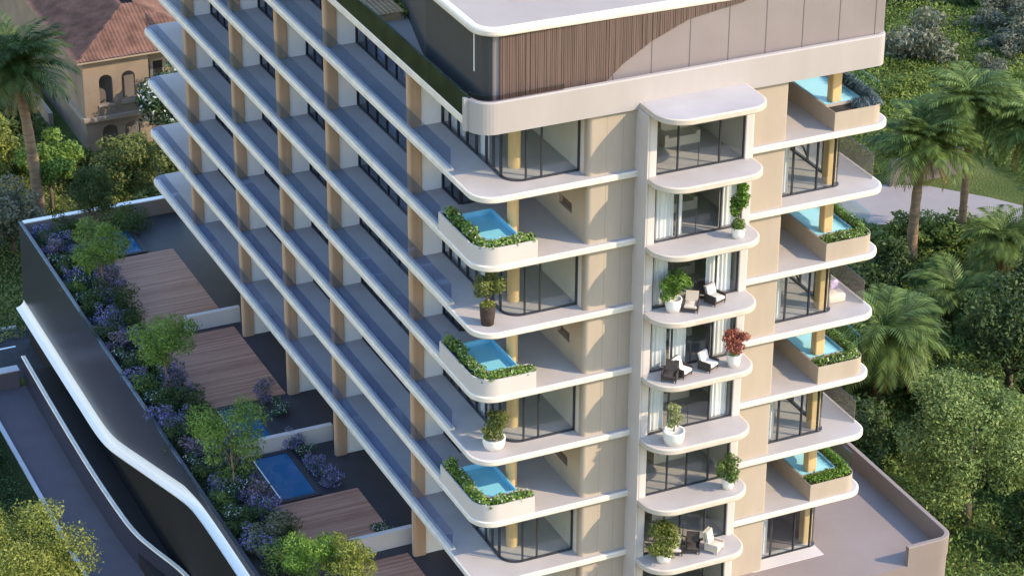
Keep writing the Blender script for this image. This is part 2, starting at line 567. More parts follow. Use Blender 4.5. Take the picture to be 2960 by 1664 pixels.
def local_mesh(mb, name, mat, parent, smooth=True):
    """mesh already in the parent's local coordinates"""
    me = bpy.data.meshes.new(name)
    me.from_pydata(mb.v, [], mb.f)
    me.materials.append(mat)
    if smooth: me.polygons.foreach_set("use_smooth", [True] * len(me.polygons))
    me.update()
    o = bpy.data.objects.new(name, me)
    COL.objects.link(o)
    o.parent = parent
    return o

def tree(name, loc, label, cat, h, rx, rz, mat, seed, n=4500, leaf=0.24, k=16, trunk_r=0.16, group=None, bark='bark', lean=0.0, cr=0.42, **kw):
    t = thing(name, loc, label, cat, group)
    cs = crown(lean, 0, h, rx, rz, k, seed, cr)
    mb = MB()
    g = np.random.default_rng(seed + 5)
    top = h + rz * 0.3
    mb.tube([(0, 0, 0), (0.06, 0.04, h * 0.3), (lean * .5 - 0.05, -0.04, h * 0.6), (lean, 0, top)], [trunk_r * 1.35, trunk_r, trunk_r * .8, trunk_r * .25], 9)
    for c in cs[1:min(9, len(cs))]:
        z0 = max(h - rz, h * 0.35) * g.uniform(0.7, 1.0)
        mb.tube([(lean * .6, 0, z0), ((c[0] + lean * .6) * .45, c[1] * .45, (z0 + c[2]) * .5 + 0.1), (c[0], c[1], c[2])], [trunk_r * .45, trunk_r * .3, trunk_r * .1], 6)
    local_mesh(mb, 'trunk', M[bark], t)
    leaf_obj('crown', cs, n, leaf, M[mat], t, seed, **kw)
    return t

def shrub(name, loc, label, cat, rx, rz, mat, seed, n=900, leaf=0.16, k=7, group=None, **kw):
    o = leaf_obj(name, crown(0, 0, rz * 0.75, rx, rz, k, seed, 0.5), n, leaf, M[mat], None, seed, **kw)
    o.location = loc
    return tag(o, label, cat, group)

# ------------------------------------------------------------------ ground, road, path
GZ = -10.5
def sheet(name, poly, z, mat):
    mb = MB()
    mb.face_verts([(x, y, z) for x, y in poly], [tuple(range(len(poly)))])
    return tag(mb.build(name, mat), kind='structure')
sheet('ground', [(-1500, -1500), (1800, -1500), (1800, 2200), (-1500, 2200)], GZ, M['lawn'])
sheet('lawn', [(-60, -20), (-12.5, -20), (-12.5, 46.2), (-60, 46.2)], GZ + 0.006, grass_mat("shade_dark_lawn", ((0.010, 0.018, 0.006), (0.022, 0.034, 0.010), (0.04, 0.055, 0.018)), 0.3))  # building's shadow on the grass is put into this darker colour
sheet('road', [(-60, 47.2), (-7.4, 47.2), (-7.4, 53.7), (-60, 53.7)], GZ + 0.010, M['asphalt'])
for x0, x1 in ((-11.3, -8.9), (-16, -13.6), (-20.7, -18.3)):
    mk = sheet('road_marking', [(x0, 51.3), (x1, 51.3), (x1, 51.46), (x0, 51.46)], GZ + 0.016, M['mark'])
MB().box(-60, -8.2, 53.7, 53.95, GZ - 0.1, GZ + 0.13).build('kerb', M['kerb'])['kind'] = 'structure'
sheet('pavement', [(-12.25, -10), (-9.0, -10), (-9.0, 46.18), (-12.25, 46.18)], GZ + 0.014, M['pave'])
MB().box(-12.5, -12.25, -10, 45.6, GZ - 0.1, GZ + 0.14).build('kerb', M['kerb'])['kind'] = 'structure'
lw = MB().box(-30, -10.0, 46.2, 46.75, GZ - 0.1, GZ + 1.15).build('low_wall', M['pave'], origin=(-20, 46.5, GZ))
tag(lw, 'low grey concrete wall between the road and the pavement at left', 'wall')
MB().box(-30, -9.97, 46.15, 46.80, GZ + 1.15, GZ + 1.23).build('coping', M['kerb'], lw)

pth = rpoly([(44, 50.5), (51.7, 50.8), (56.5, 48.5), (59.5, 45.0), (62.5, 40.5), (59.6, 40.0), (57.2, 42.2), (54.0, 43.2), (50.4, 44.2), (46, 46)], [1, 1.5, 1, 1, .3, .3, 1.0, 1.5, 1.5, .5], 0)
sheet('path', pth, GZ + 0.05, M['path'])

# ------------------------------------------------------------------ the apartment building
Z = [-3.40, 0.0, 3.2845, 6.5885, 9.906, 13.171, 16.509, 19.8425, 23.10]
FL = 0.30
BLD = thing('apartment_building', (10.5, 25, GZ), 'tall white and beige apartment block with long stacked balconies and rounded corners', 'apartment building')
SL = [(0, -0.2), (21.1, -0.12), (21.1, 49.7), (0, 49.7)]
SLR = [1.15, 0.95, 0.7, 0.9]
for k in range(1, 8):
    mb = slab_mb(SL, SLR, Z[k])
    mb.build('floor_slab', M['rim'], BLD)
    # floor finish, set in from the rim
    pl = rpoly(SL, SLR, -0.10)
    MB().prism(pl, Z[k] + FL - 0.02, Z[k] + FL + 0.006).build('floor_finish', M['tile'], BLD)
roofsl = slab_mb([(0, -0.05), (20.5, -0.05), (20.5, 49.7), (0, 49.7)], [1.0, 0.9, 0.7, 0.9], Z[8], 0.42)
roofsl.build('roof_slab', M['rim'], BLD)

# projecting bay slabs in the middle of the front
BAY = [(7.83, 0.1), (7.83, -2.66), (13.2, -2.66), (13.2, 0.1)]
for k in range(1, 9):
    mb = slab_mb(BAY, [0, 1.35, 1.1, 0], Z[k])
    mb.build('bay_slab', M['bayrim'], BLD)
    if k < 8:
        MB().prism(rpoly(BAY, [0, 1.35, 1.1, 0], -0.10), Z[k] + FL - 0.02, Z[k] + FL + 0.008).build('floor_finish', M['tile'], BLD)
    else:
        MB().prism(rpoly(BAY, [0, 1.35, 1.1, 0], -0.10), Z[k] + FL - 0.02, Z[k] + FL + 0.008).build('floor_finish', M['tile'], BLD)

# columns and party walls on the long side
CY = [8.4, 19.1, 26.3, 33.72, 42.1]
for k in range(0, 8):
    z0 = Z[k] + FL + 0.004
    z1 = Z[k + 1] + 0.01
    for i, y in enumerate(CY):
        if k == 0 and i > 3:
            continue
        MB().prism(rpoly([(0.28, y - 0.2), (0.92, y - 0.2), (0.92, y + 0.2), (0.28, y + 0.2)], [0.15, 0.03, 0.03, 0.15], 0, 5), z0, z1).build('column', M['column'], BLD)
        MB().box(0.92, 2.05, y - 0.09, y + 0.09, z0, z1).build('partition_wall', M['white'], BLD)

# window helper
def window(axis, a0, a1, c, z0, z1, bars, parent=BLD, fr=0.05, dep=0.07, glass='glass', transom=None, flip=1):
    """glazing in the plane axis=c ('x' or 'y'), from a0 to a1 along the other axis"""
    f = MB()
    def bx(u0, u1, w0, w1, d):
        if axis == 'y': f.box(u0, u1, c - d, c + d, w0, w1)
        else: f.box(c - d, c + d, u0, u1, w0, w1)
    bx(a0, a1, z0, z0 + fr, dep)
    bx(a0, a1, z1 - fr, z1, dep)
    for b in [a0] + list(bars) + [a1 - fr]:
        w = fr
        bx(b, b + w, z0 + fr, z1 - fr, dep - 0.004)
    if transom:
        bx(a0 + fr, a1 - fr, transom, transom + 0.05, dep - 0.008)
    o = f.build('window', M['frame'], BLD)
    g = MB()
    if axis == 'y': g.box(a0 + fr, a1 - fr, c - 0.006, c + 0.006, z0 + fr, z1 - fr)
    else: g.box(c - 0.006, c + 0.006, a0 + fr, a1 - fr, z0 + fr, z1 - fr)
    g.build('pane', M[glass], o)
    return o

def curtain(axis, a0, a1, c, z0, z1, amp=0.05, mat='curtain'):
    n = max(8, int((a1 - a0) * 26))
    A, B = [], []
    for i in range(n + 1):
        u = a0 + (a1 - a0) * i / n
        d = c + amp * math.sin(i * 1.15) * (0.6 + 0.4 * math.sin(i * 0.37))
        p = (u, d) if axis == 'y' else (d, u)
        q = (u, d + 0.02) if axis == 'y' else (d + 0.02, u)
        A.append(p)
        B.append(q)
    mb = MB()
    for k in range(n):
        poly = [A[k], A[k + 1], B[k + 1], B[k]]
        o = len(mb.v)
        mb.v += [(x, y, z0) for x, y in poly] + [(x, y, z1) for x, y in poly]
        mb.f += [(o, o + 1, o + 5, o + 4), (o + 2, o + 3, o + 7, o + 6)]
    return mb.build('curtain', M[mat], BLD)

# continuous core walls
core = MB()
core.box(2.75, 5.6, 8.6, 42.0, Z[0] + 0.3, Z[8])
core.box(5.6, 18.6, 8.6, 42.0, Z[0] + 0.3, Z[8] + 0.1)
core.build('core_wall', M['room'], BLD)
MB().box(5.75, 7.9, 0.55, 8.6, Z[0] + 0.3, Z[8]).build('core_wall', M['room'], BLD)
MB().box(13.15, 15.2, 0.55, 8.6, Z[0] + 0.3, Z[8]).build('core_wall', M['room'], BLD)
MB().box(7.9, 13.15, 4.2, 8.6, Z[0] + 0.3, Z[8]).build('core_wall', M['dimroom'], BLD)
MB().box(2.0, 18.9, 42.0, 42.3, Z[1], Z[8]).build('end_wall', M['white'], BLD)

for k in range(0, 8):
    z0 = Z[k] + FL + 0.006
    z1 = Z[k + 1]
    # wall left of the bay; its left flank carries a niche on the pool floors
    MB().prism(rpoly([(5.45, 0.12), (7.9, 0.12), (7.9, 0.54), (5.45, 0.54)], [0.22, 0, 0, 0], 0, 6), z0, z1).build('front_wall', M['wall'], BLD)
    fl = MB()
    if k in (2, 4, 6):
        fl.box(5.45, 5.70, 0.54, 1.65, z0, z1)
        fl.box(5.45, 5.70, 3.0, 8.3, z0, z1)
        fl.box(5.45, 5.70, 1.65, 3.0, z0, z0 + 0.9)
        fl.box(5.45, 5.70, 1.65, 3.0, z0 + 1.4, z1)
        MB().box(5.66, 5.72, 1.6, 3.05, z0 + 0.85, z0 + 1.45).build('niche_back', M['ribs'], BLD)
    else:
        fl.box(5.45, 5.70, 0.54, 8.3, z0, z1)
    fl.build('flank_wall', M['wall'] if k in (2, 4, 6) else M['room'], BLD)
    for xj in (6.35, 7.15):
        MB().box(xj, xj + 0.018, 0.117, 0.122, z0, z1).build('wall_joint', M['jointbeige'], BLD)
    # wall right of the bay
    MB().prism(rpoly([(13.1, 0.12), (15.5, 0.12), (15.5, 0.54), (13.1, 0.54)], [0, 0.1, 0, 0], 0, 5), z0, z1).build('front_wall', M['wall'], BLD)
    MB().box(15.20, 15.48, 0.54, 8.3, z0, z1).build('flank_wall', M['wall'], BLD)
    # rear walls of the corner rooms / loggias
    MB().box(2.0, 5.45, 8.31, 8.6, z0, z1).build('rear_wall', M['white'] if k % 2 else M['room'], BLD)
    MB().box(15.48, 18.95, 8.31, 8.6, z0, z1).build('rear_wall', M['white'], BLD)

# ---- long side windows
for k in range(1, 8):
    z0 = Z[k] + FL + 0.01
    z1 = Z[k + 1] - 0.02
    spans = [(8.6, 19.0), (19.2, 26.2), (26.4, 33.6), (33.82, 42.0)]
    for (a, b) in spans:
        nb = int(round((b - a) / 1.25))
        bars = [a + (b - a) * i / nb for i in range(1, nb)]
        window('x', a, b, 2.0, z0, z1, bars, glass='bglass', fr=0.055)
        u = a + 0.5
        q = 0
        while u < b - 1.0:
            w = rnd(0.5, 1.5)
            if rnd(0, 1) > 0.35:
                curtain('x', u, min(u + w, b - 0.2), 2.42, z0 + 0.02, z1 - 0.1, 0.05)
            u += w + rnd(0.4, 1.6)

# ---- long side balustrades: one per storey, glass along the rim with a returned far end
for k in range(1, 8):
    z0 = Z[k] + FL
    curb = MB()
    path = [(0.16, 48.4), (0.16, 4.0)]
    ye = 4.4 if k in (2, 4, 6) else 3.2
    curb.box(0.05, 0.36, ye, 48.9, z0 + 0.004, z0 + 0.10)
    b = curb.build('balustrade', M['rim'], BLD)
    g = MB()
    ng = 22
    for q in range(ng):
        ya = ye + (48.9 - ye) * q / ng
        g.box(0.20, 0.22, ya + 0.012, ye + (48.9 - ye) * (q + 1) / ng - 0.012, z0 + 0.10, z0 + 1.08)
    g.box(0.20, 0.22, 48.9, 49.25, z0 + 0.02, z0 + 1.08)
    g.build('glass_panel', M['balglass'], b)

# ---- left corner: glazed rooms (odd floors) and pool loggias (even floors)
def arc_window(cx, cy, r, a0, a1, z0, z1, n=8):
    f = MB()
    pts = [(cx + r * math.cos(a0 + (a1 - a0) * i / n), cy + r * math.sin(a0 + (a1 - a0) * i / n)) for i in range(n + 1)]
    f.sweep(pts, [(-0.07, z0), (0.07, z0), (0.07, z0 + 0.05), (-0.07, z0 + 0.05)])
    f.sweep(pts, [(-0.07, z1 - 0.05), (0.07, z1 - 0.05), (0.07, z1), (-0.07, z1)])
    o = f.build('window', M['frame'], BLD)
    g = MB()
    g.sweep(pts, [(-0.006, z0 + 0.05), (0.006, z0 + 0.05), (0.006, z1 - 0.05), (-0.006, z1 - 0.05)])
    g.build('pane', M['glass'], o)
    return o

for k in range(0, 8):
    z0 = Z[k] + FL + 0.01
    z1 = Z[k + 1] - 0.02
    if k in (1, 3, 5, 7):
        window('x', 1.75, 8.28, 2.0, z0, z1, [2.55, 3.3, 4.4, 5.4, 6.4, 7.4], glass='glass', fr=0.06)
        arc_window(2.8, 1.75, 0.8, math.pi, 1.5 * math.pi, z0, z1)
        window('y', 2.8, 5.42, 0.95, z0, z1, [3.55, ], glass='glass', fr=0.055)
        MB().prism([(2.98 + 0.29 * math.cos(t * math.pi / 12), 2.5 + 0.29 * math.sin(t * math.pi / 12)) for t in range(24)], z0, z1 - 0.0).build('corner_column', M['goldcolumn'], BLD)
        curtain('x', 6.2, 8.1, 2.22, z0 + 0.03, z1 - 0.1)
        curtain('x', 3.5, 4.4, 2.2, z0 + 0.03, z1 - 0.1)
        sofa = MB()
        sofa.box(3.1, 5.2, 6.4, 7.4, z0, z0 + 0.42)
        sofa.box(3.1, 5.2, 7.15, 7.45, z0 + 0.42, z0 + 0.85)
    elif k in (2, 4, 6):
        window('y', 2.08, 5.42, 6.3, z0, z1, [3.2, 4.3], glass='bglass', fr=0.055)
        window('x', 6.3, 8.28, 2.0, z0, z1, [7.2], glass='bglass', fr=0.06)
        MB().prism([(2.98 + 0.27 * math.cos(t * math.pi / 12), 2.6 + 0.27 * math.sin(t * math.pi / 12)) for t in range(24)], z0, z1 + 0.01).build('corner_column', M['goldcolumn'], BLD)

# ---- planter boxes built on the slabs, pools and planting
def planter_ring(outer, inner, z0, zt, zs):
    """ring wall between two outlines with soil inside"""
    n = len(outer)
    mb = MB()
    o = len(mb.v)
    for poly, z in ((outer, z0), (outer, zt), (inner, zt), (inner, zs)):
        mb.v += [(x, y, z) for x, y in poly]
    for s in range(3):
        for i in range(n):
            j = (i + 1) % n
            mb.f.append((o + s * n + i, o + s * n + j, o + (s + 1) * n + j, o + (s + 1) * n + i))
    return mb

ORD = {7: 'topmost', 6: 'topmost', 5: 'second from the top', 4: 'middle', 3: 'third from the top', 2: 'lowest', 1: 'lowest'}
for k in (6, 4, 2):
    z0 = Z[k] + FL + 0.008
    P = [(0.07, 4.35), (0.07, -0.12), (2.95, -0.12), (2.95, 0.72), (0.80, 0.72), (0.80, 4.35)]
    RR = [0.05, 1.1, 0.04, 0.04, 0.45, 0.05]
    outer = rpoly(P, RR, 0.0, 24)
    inner = rpoly(P, RR, -0.07, 24)
    pb = planter_ring(outer, inner, z0 - 0.004, z0 + 0.86, z0 + 0.72).build('planter_box', M['fin'], BLD)
    MB().prism(rpoly(P, RR, -0.07, 8), z0 + 0.6, z0 + 0.74).build('soil', M['soil'], pb)
    t = thing('plunge_pool', (1.65, 2.3, z0), 'blue plunge pool in the rounded left corner balcony, %s of the three' % ORD[k], 'pool', 'corner plunge pools')
    PO = [(0.84, 3.8), (0.84, 0.84), (2.48, 0.84), (2.48, 3.8)]
    sh = planter_ring(rpoly(PO, [.05, .5, .05, .05], 0, 6), rpoly(PO, [.05, .5, .05, .05], -0.06, 6), z0, z0 + 0.82, z0 + 0.1)
    sh.build('shell', M['pooltile'], t)
    MB().prism(rpoly(PO, [.05, .5, .05, .05], -0.061, 6), z0 + 0.05, z0 + 0.55).build('water', M['poolwater'], t)
    tt = thing('planter_hedge', (0.4, 1.0, z0 + 0.72), 'bushy white-flecked greenery along the rounded corner planter, %s of the three' % ORD[k], 'plants', 'planting in the left corner planters')
    cl = []
    g = np.random.default_rng(40 + k)
    for i in range(11):
        y = 4.1 - i * 0.34
        cl.append((0.05 + g.uniform(-.06, .1), y - 1.0, 0.10 + g.uniform(0, .25), g.uniform(.22, .36), 0.26, g.uniform(.24, .42)))
    for i in range(9):
        x = 0.55 + i * 0.28
        cl.append((x - 0.4, 0.22 - 1.0 + (0.25 if x < 0.7 else 0), 0.08 + g.uniform(0, .18), 0.26, g.uniform(.24, .38), g.uniform(.2, .34)))
    V, F = leaves_np(cl, 3400, 0.16, 40 + k, inner=0.3)
    o = bpy.data.objects.new('foliage', np_mesh('foliage', V, F, M['lf_planter']))
    COL.objects.link(o)
    o.parent = tt

for k in (7, 5, 3, 1):
    z0 = Z[k] + FL + 0.008
    zt = z0 + 0.92
    P = [(17.98, 4.4), (17.98, 0.06), (20.62, 0.06), (20.62, 4.4), (20.02, 4.4), (20.02, 1.05), (18.06, 1.05), (18.06, 4.4)]
    outer = rpoly(P, [.03, .03, .55, .05, .03, .25, .03, .03], 0.0, 6)
    inner = rpoly(P, [.03, .03, .55, .05, .03, .25, .03, .03], -0.025, 6)
    pb = planter_ring(outer, inner, z0 - 0.004, zt, zt - 0.15).build('planter_box', M['wall'], BLD)
    MB().prism(rpoly(P, [.03, .03, .55, .05, .03, .25, .03, .03], -0.025, 6), zt - 0.3, zt - 0.14).build('soil', M['soil'], pb)
    t = thing('plunge_pool', (19.0, 2.6, z0), 'turquoise plunge pool behind the right end planter, %s of the four' % {7: 'topmost', 5: 'second from the top', 3: 'third from the top', 1: 'lowest'}[k], 'pool', 'right end plunge pools')
    PO = [(18.08, 4.3), (18.08, 1.08), (20.0, 1.08), (20.0, 4.3)]
    planter_ring(rpoly(PO, [.03] * 4, 0, 3), rpoly(PO, [.03] * 4, -0.05, 3), z0, zt, z0 + 0.1).build('shell', M['pooltile'], t)
    MB().prism(rpoly(PO, [.03] * 4, -0.051, 3), z0 + 0.05, zt - 0.10).build('water', M['palewater'], t)
    lab = {7: 'blue-grey spiky leaves in the topmost right end planter', 5: 'green hedge in the second right end planter from the top', 3: 'green hedge in the third right end planter from the top, above the grass green one', 1: 'low green hedge in the lowest right end planter'}[k]
    lab = lab.replace(', above the grass green one', '')
    tt = thing('planter_hedge', (19.3, 0.55, zt - 0.14), lab, 'plants', 'planting in the right end planters')
    cl = []
    g = np.random.default_rng(60 + k)
    for i in range(11 if k != 7 else 6):
        x = (18.2 if k != 7 else 19.4) + i * 0.21
        cl.append((x - 19.3, 0.0, 0.10 + g.uniform(0, .10), 0.22, 0.40, 0.24))
    for i in range(13):
        cl.append((20.33 - 19.3, 0.3 + i * 0.28, 0.14 + g.uniform(0, .12), 0.26, 0.26, 0.34 if k != 7 else 0.45))
    V, F = leaves_np(cl, 2600, 0.12 if k != 7 else 0.34, 60 + k, aspect=0.5 if k != 7 else 0.14, up=0.2)
    o = bpy.data.objects.new('foliage', np_mesh('foliage', V, F, M['lf_blue' if k == 7 else ('lf_bright' if k == 1 else 'lf_planter')]))
    COL.objects.link(o)
    o.parent = tt
    # loggia: rear glazing
    window('y', 15.5, 18.9, 5.6, z0, Z[k + 1] - 0.02, [16.6, 17.7], glass='bglass', fr=0.055)

# right end: glazed rooms on the even floors, square columns, glass end screens
for k in range(0, 8):
    z0 = Z[k] + FL + 0.01
    z1 = Z[k + 1] - 0.02
    MB().prism(rpoly([(18.55, 1.30), (19.05, 1.30), (19.05, 1.80), (18.55, 1.80)], [0.06] * 4, 0, 3), z0, z1 + 0.01).build('corner_column', M['goldcolumn'], BLD)
    if k in (0, 2, 4, 6):
        yg = 1.0
        o = window('y', 15.5, 18.75, yg, z0, z1, [16.45, 17.75], glass='glass', fr=0.06, transom=z1 - 0.42)
        arc_window(18.75, 1.35, 0.35, 1.5 * math.pi, 2 * math.pi, z0, z1, 5)
        window('x', 1.4, 8.28, 19.1, z0, z1, [2.6, 4.0, 5.4, 6.8], glass='glass', fr=0.055)
        MB().tube([(16.5, 2.2, z1 - 0.65), (17.2, 2.6, z1 - 0.8), (18.2, 3.0, z1 - 1.7), (18.45, 3.05, z1 - 2.2)], 0.05, 6).build('brace', M['frame'], BLD)
        curtain('y', 15.62, 16.4, 1.3, z0 + 0.02, z1 - 0.1)
    gl = MB()
    gl.box(20.85, 20.87, 1.0, 8.2, z0 - 0.004, z0 + 1.25)
    if k >= 1 and k % 2 == 0:
        b = MB().box(20.83, 20.89, 1.0, 8.2, z0 + 1.252, z0 + 1.275).build('balustrade', M['smokeglass'], BLD)
        gl.build('glass_panel', M['frost'], b)
    elif k % 2 == 1:
        g2 = MB().box(20.66, 20.68, 0.7, 8.2, z0 + 0.5, z0 + 1.75)
        b = MB().box(20.64, 20.70, 0.7, 8.2, z0 + 1.75, z0 + 1.78).build('balustrade', M['clearglass'], BLD)
        g2.build('glass_panel', M['clearglass'], b)

# ---- central bay
for k in range(0, 8):
    z0 = Z[k] + FL + 0.012
    z1 = Z[k + 1] - 0.0
    zlow = z0 if k else Z[0] - 0.2
    MB().prism(rpoly([(7.85, -1.0), (8.28, -1.0), (8.28, 4.2), (7.85, 4.2)], [0.10, 0.05, 0, 0], 0, 4), z0, z1).build('bay_wall', M['fin'], BLD)
    MB().prism(rpoly([(12.72, -1.0), (13.18, -1.0), (13.18, 4.2), (12.72, 4.2)], [0.05, 0.12, 0, 0], 0, 4), z0, z1).build('bay_wall', M['fin'], BLD)
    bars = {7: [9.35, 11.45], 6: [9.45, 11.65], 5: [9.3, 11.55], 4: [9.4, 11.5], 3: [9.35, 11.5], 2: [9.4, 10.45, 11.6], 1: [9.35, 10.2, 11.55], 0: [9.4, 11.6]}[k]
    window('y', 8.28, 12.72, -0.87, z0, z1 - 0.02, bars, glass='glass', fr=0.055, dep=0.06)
    MB().box(10.40, 10.43, -0.90, -0.875, z0 + 0.05, z0 + 1.2).build('mullion', M['frame'], BLD)
    if k == 6:
        curtain('y', 8.4, 9.4, -0.62, z0 + .02, z1 - .1); curtain('y', 9.55, 9.85, -0.62, z0 + .02, z1 - .1); curtain('y', 11.75, 12.65, -0.62, z0 + .02, z1 - .1)
    if k == 5:
        curtain('y', 8.4, 9.2, -0.62, z0 + .02, z1 - .1); curtain('y', 11.2, 12.5, -0.62, z0 + .02, z1 - .1)
    if k == 4:
        curtain('y', 8.4, 9.3, -0.62, z0 + .02, z1 - .1); curtain('y', 9.45, 10.3, -0.62, z0 + .02, z1 - .1); curtain('y', 11.6, 12.6, -0.62, z0 + .02, z1 - .1)
    if k == 3:
        curtain('y', 8.4, 9.25, -0.62, z0 + .02, z1 - .1); curtain('y', 11.65, 12.6, -0.62, z0 + .02, z1 - .1)
    if k:
        # a low sideboard and a sofa seen through the glass
        sb = MB()
        sb.box(10.2, 11.6, 1.5, 2.3, z0, z0 + 0.45)
        sb.box(10.2, 11.6, 2.1, 2.35, z0 + 0.45, z0 + 0.95)
        so = thing('sofa', (10.9, 1.9, z0), 'beige sofa inside the bay window, %s floor from the top' % {7: 'first', 6: 'second', 5: 'third', 4: 'fourth', 3: 'fifth', 2: 'sixth', 1: 'seventh'}[k], 'sofa', 'sofas behind the bay windows')
        MB().box(10.2, 11.6, 1.5, 2.3, z0, z0 + 0.45).build('seat', M['beigefab'], so)
        MB().box(10.2, 11.6, 2.31, 2.55, z0, z0 + 0.95).build('backrest', M['beigefab'], so)
        for s in (10.0, 11.6):
            MB().box(s + 0.002, s + 0.198, 1.5, 2.55, z0, z0 + 0.6).build('arm', M['beigefab'], so)

# the tall pale pier beside the bay, full height
MB().prism(rpoly([(7.78, -1.04), (7.845, -1.04), (7.845, 0.11), (7.78, 0.11)], [0.02, 0, 0, 0], 0, 3), Z[0] - 4.0, Z[8] + 0.02).build('pier', M['fin'], BLD)

# ---- rooftop parapet, penthouse and canopy
par = []
path = [(0.0, 0.78)] + [(1.0 - 1.0 * math.cos(t * math.pi / 2 / 10), 0.95 - 1.0 * math.sin(t * math.pi / 2 / 10)) for t in range(0, 11)] + [(20.0 + 0.5 * math.sin(t * math.pi / 2 / 6), 0.45 - 0.5 * math.cos(t * math.pi / 2 / 6)) for t in range(0, 7)] + [(20.5, 20.0)]
pm = MB()
pm.sweep(path, [(0.03, Z[8] - 0.02), (0.03, 24.52), (0.0, 24.58), (-0.18, 24.58), (-0.2, 24.52), (-0.2, Z[8] - 0.02)])
pm.build('parapet', M['parapet'], BLD)
gp = MB()
gpath = [(0.08, 0.8)] + [(1.0 - 0.92 * math.cos(t * math.pi / 2 / 10), 0.95 - 0.92 * math.sin(t * math.pi / 2 / 10)) for t in range(0, 11)] + [(4.2, 0.03)]
b = MB().sweep(gpath, [(0.025, 24.84), (0.025, 24.88), (-0.025, 24.88), (-0.025, 24.84)]).build('balustrade', M['clearglass'], BLD)
gp.sweep(gpath, [(0.008, 24.582), (0.008, 24.84), (-0.008, 24.84), (-0.008, 24.582)]).build('glass_panel', M['smokeglass'], b)
# dark screen along the long side of the roof
ds = MB().box(0.03, 0.13, 0.80, 40, Z[8] + 0.42, 24.60).build('roof_screen', M['darkscreen'], BLD)
MB().box(0.02, 0.14, 0.80, 40, 24.602, 24.66).build('handrail', M['clearglass'], ds)
MB().prism(rpoly([(0.2, 0.3), (20.2, 0.3), (20.2, 49), (0.2, 49)], [0.6, .6, .3, .3], 0), Z[8] + 0.4, Z[8] + 0.46).build('roof_floor', M['roofstone'], BLD)
PH = [(1.0, 1.0), (20.42, 0.22), (20.42, 40), (6.5, 40), (2.35, 12.9), (1.0, 7.6)]
phw = MB()
FZ = Z[8] + 0.46
TOPZ = 27.2
out = rpoly(PH, [0.55, 0.1, 0, 0, 0, 0.3], 0, 8)
# front: taupe panels as one shell with joints
phw.prism(out, FZ, TOPZ)
phw.build('penthouse_wall', M['taupe'], BLD)
# charcoal skin, the shade of this side put into its colour, wrapped to the front corner
sidepath = [(6.5 - 0.03, 40), (2.35 - 0.03, 12.9), (1.0 - 0.02, 7.6), (0.98, 1.55)] + [(1.55 - 0.585 * math.cos(t * math.pi / 2 / 6), 1.55 - 0.585 * math.sin(t * math.pi / 2 / 6)) for t in range(1, 5)]
sd = MB()
sd.sweep([(x, y) for x, y in sidepath][::-1], [(0.0, FZ), (0.0, TOPZ), (-0.05, TOPZ), (-0.05, FZ)])
sd.build('shade_side_skin', M['shade_grey'], BLD)
MB().box(0.90, 0.96, 2.2, 2.26, FZ + 1.6, TOPZ).build('downpipe', M['white'], BLD)
# joints
jt = MB()
def yfront(x): return 1.0 - 0.78 * (x - 1.0) / 19.42
for x in (6.9, 8.75, 10.6, 12.5, 14.35, 16.2, 18.05, 19.9):
    jt = MB().box(x - 0.018, x + 0.018, yfront(x) - 0.012, yfront(x) + 0.1, FZ, TOPZ)
    jt.build('panel_joint', M['joint'], BLD)
# ribbed brown screen with a slanting edge in front of the panels
rib = MB()
x = 1.55
i = 0
while x < 13.2:
    w = rnd(0.05, 0.10)
    dpt = rnd(0.02, 0.05)
    # slanting right edge: from (5.6, bottom) up to (12.6, top)
    def zlo(xx):
        pts = [(5.7, FZ), (7.3, 25.0), (8.7, 25.9), (10.6, 26.72), (13.3, 27.15)]
        if xx <= pts[0][0]: return FZ
        for (a, za), (b2, zb) in zip(pts, pts[1:]):
            if xx <= b2: return za + (zb - za) * (xx - a) / (b2 - a)
        return TOPZ
    zl0, zl1 = zlo(x), zlo(x + w)
    yb = yfront(x) - 0.014
    yf = yfront(x) - 0.07 - dpt
    if zl0 < TOPZ - 0.05:
        rib.face_verts([(x, yf, zl0), (x + w, yf, zl1), (x + w, yb, zl1), (x, yb, zl0), (x, yf, TOPZ), (x + w, yf, TOPZ), (x + w, yb, TOPZ), (x, yb, TOPZ)],
                       [(0, 3, 2, 1), (4, 5, 6, 7), (0, 1, 5, 4), (1, 2, 6, 5), (2, 3, 7, 6), (3, 0, 4, 7)])
    x += w + rnd(0.008, 0.02)
rib.build('ribbed_screen', M['ribs'], BLD)
CAN = [(0.5, 0.70), (14.5, 0.45), (20.6, 0.80), (20.6, 40), (6.0, 40), (0.5, 7.0)]
CANR = [1.15, 6, 1, 0, 0, 1.0]
cm = MB()
rs = []
for off, dz in [(-0.12, 0.0), (-0.02, 0.03), (0.0, 0.10), (0.0, 0.24), (-0.04, 0.32), (-0.14, 0.36), (-0.30, 0.36)]:
    rs.append([(x, y, TOPZ + dz) for x, y in rpoly(CAN, CANR, off, 12)])
cm.rings(rs)
cm.build('canopy', M['rim'], BLD)
MB().prism(rpoly(CAN, CANR, -0.30, 12), TOPZ + 0.30, TOPZ + 0.367).build('canopy_roof', M['roofstone'], BLD)
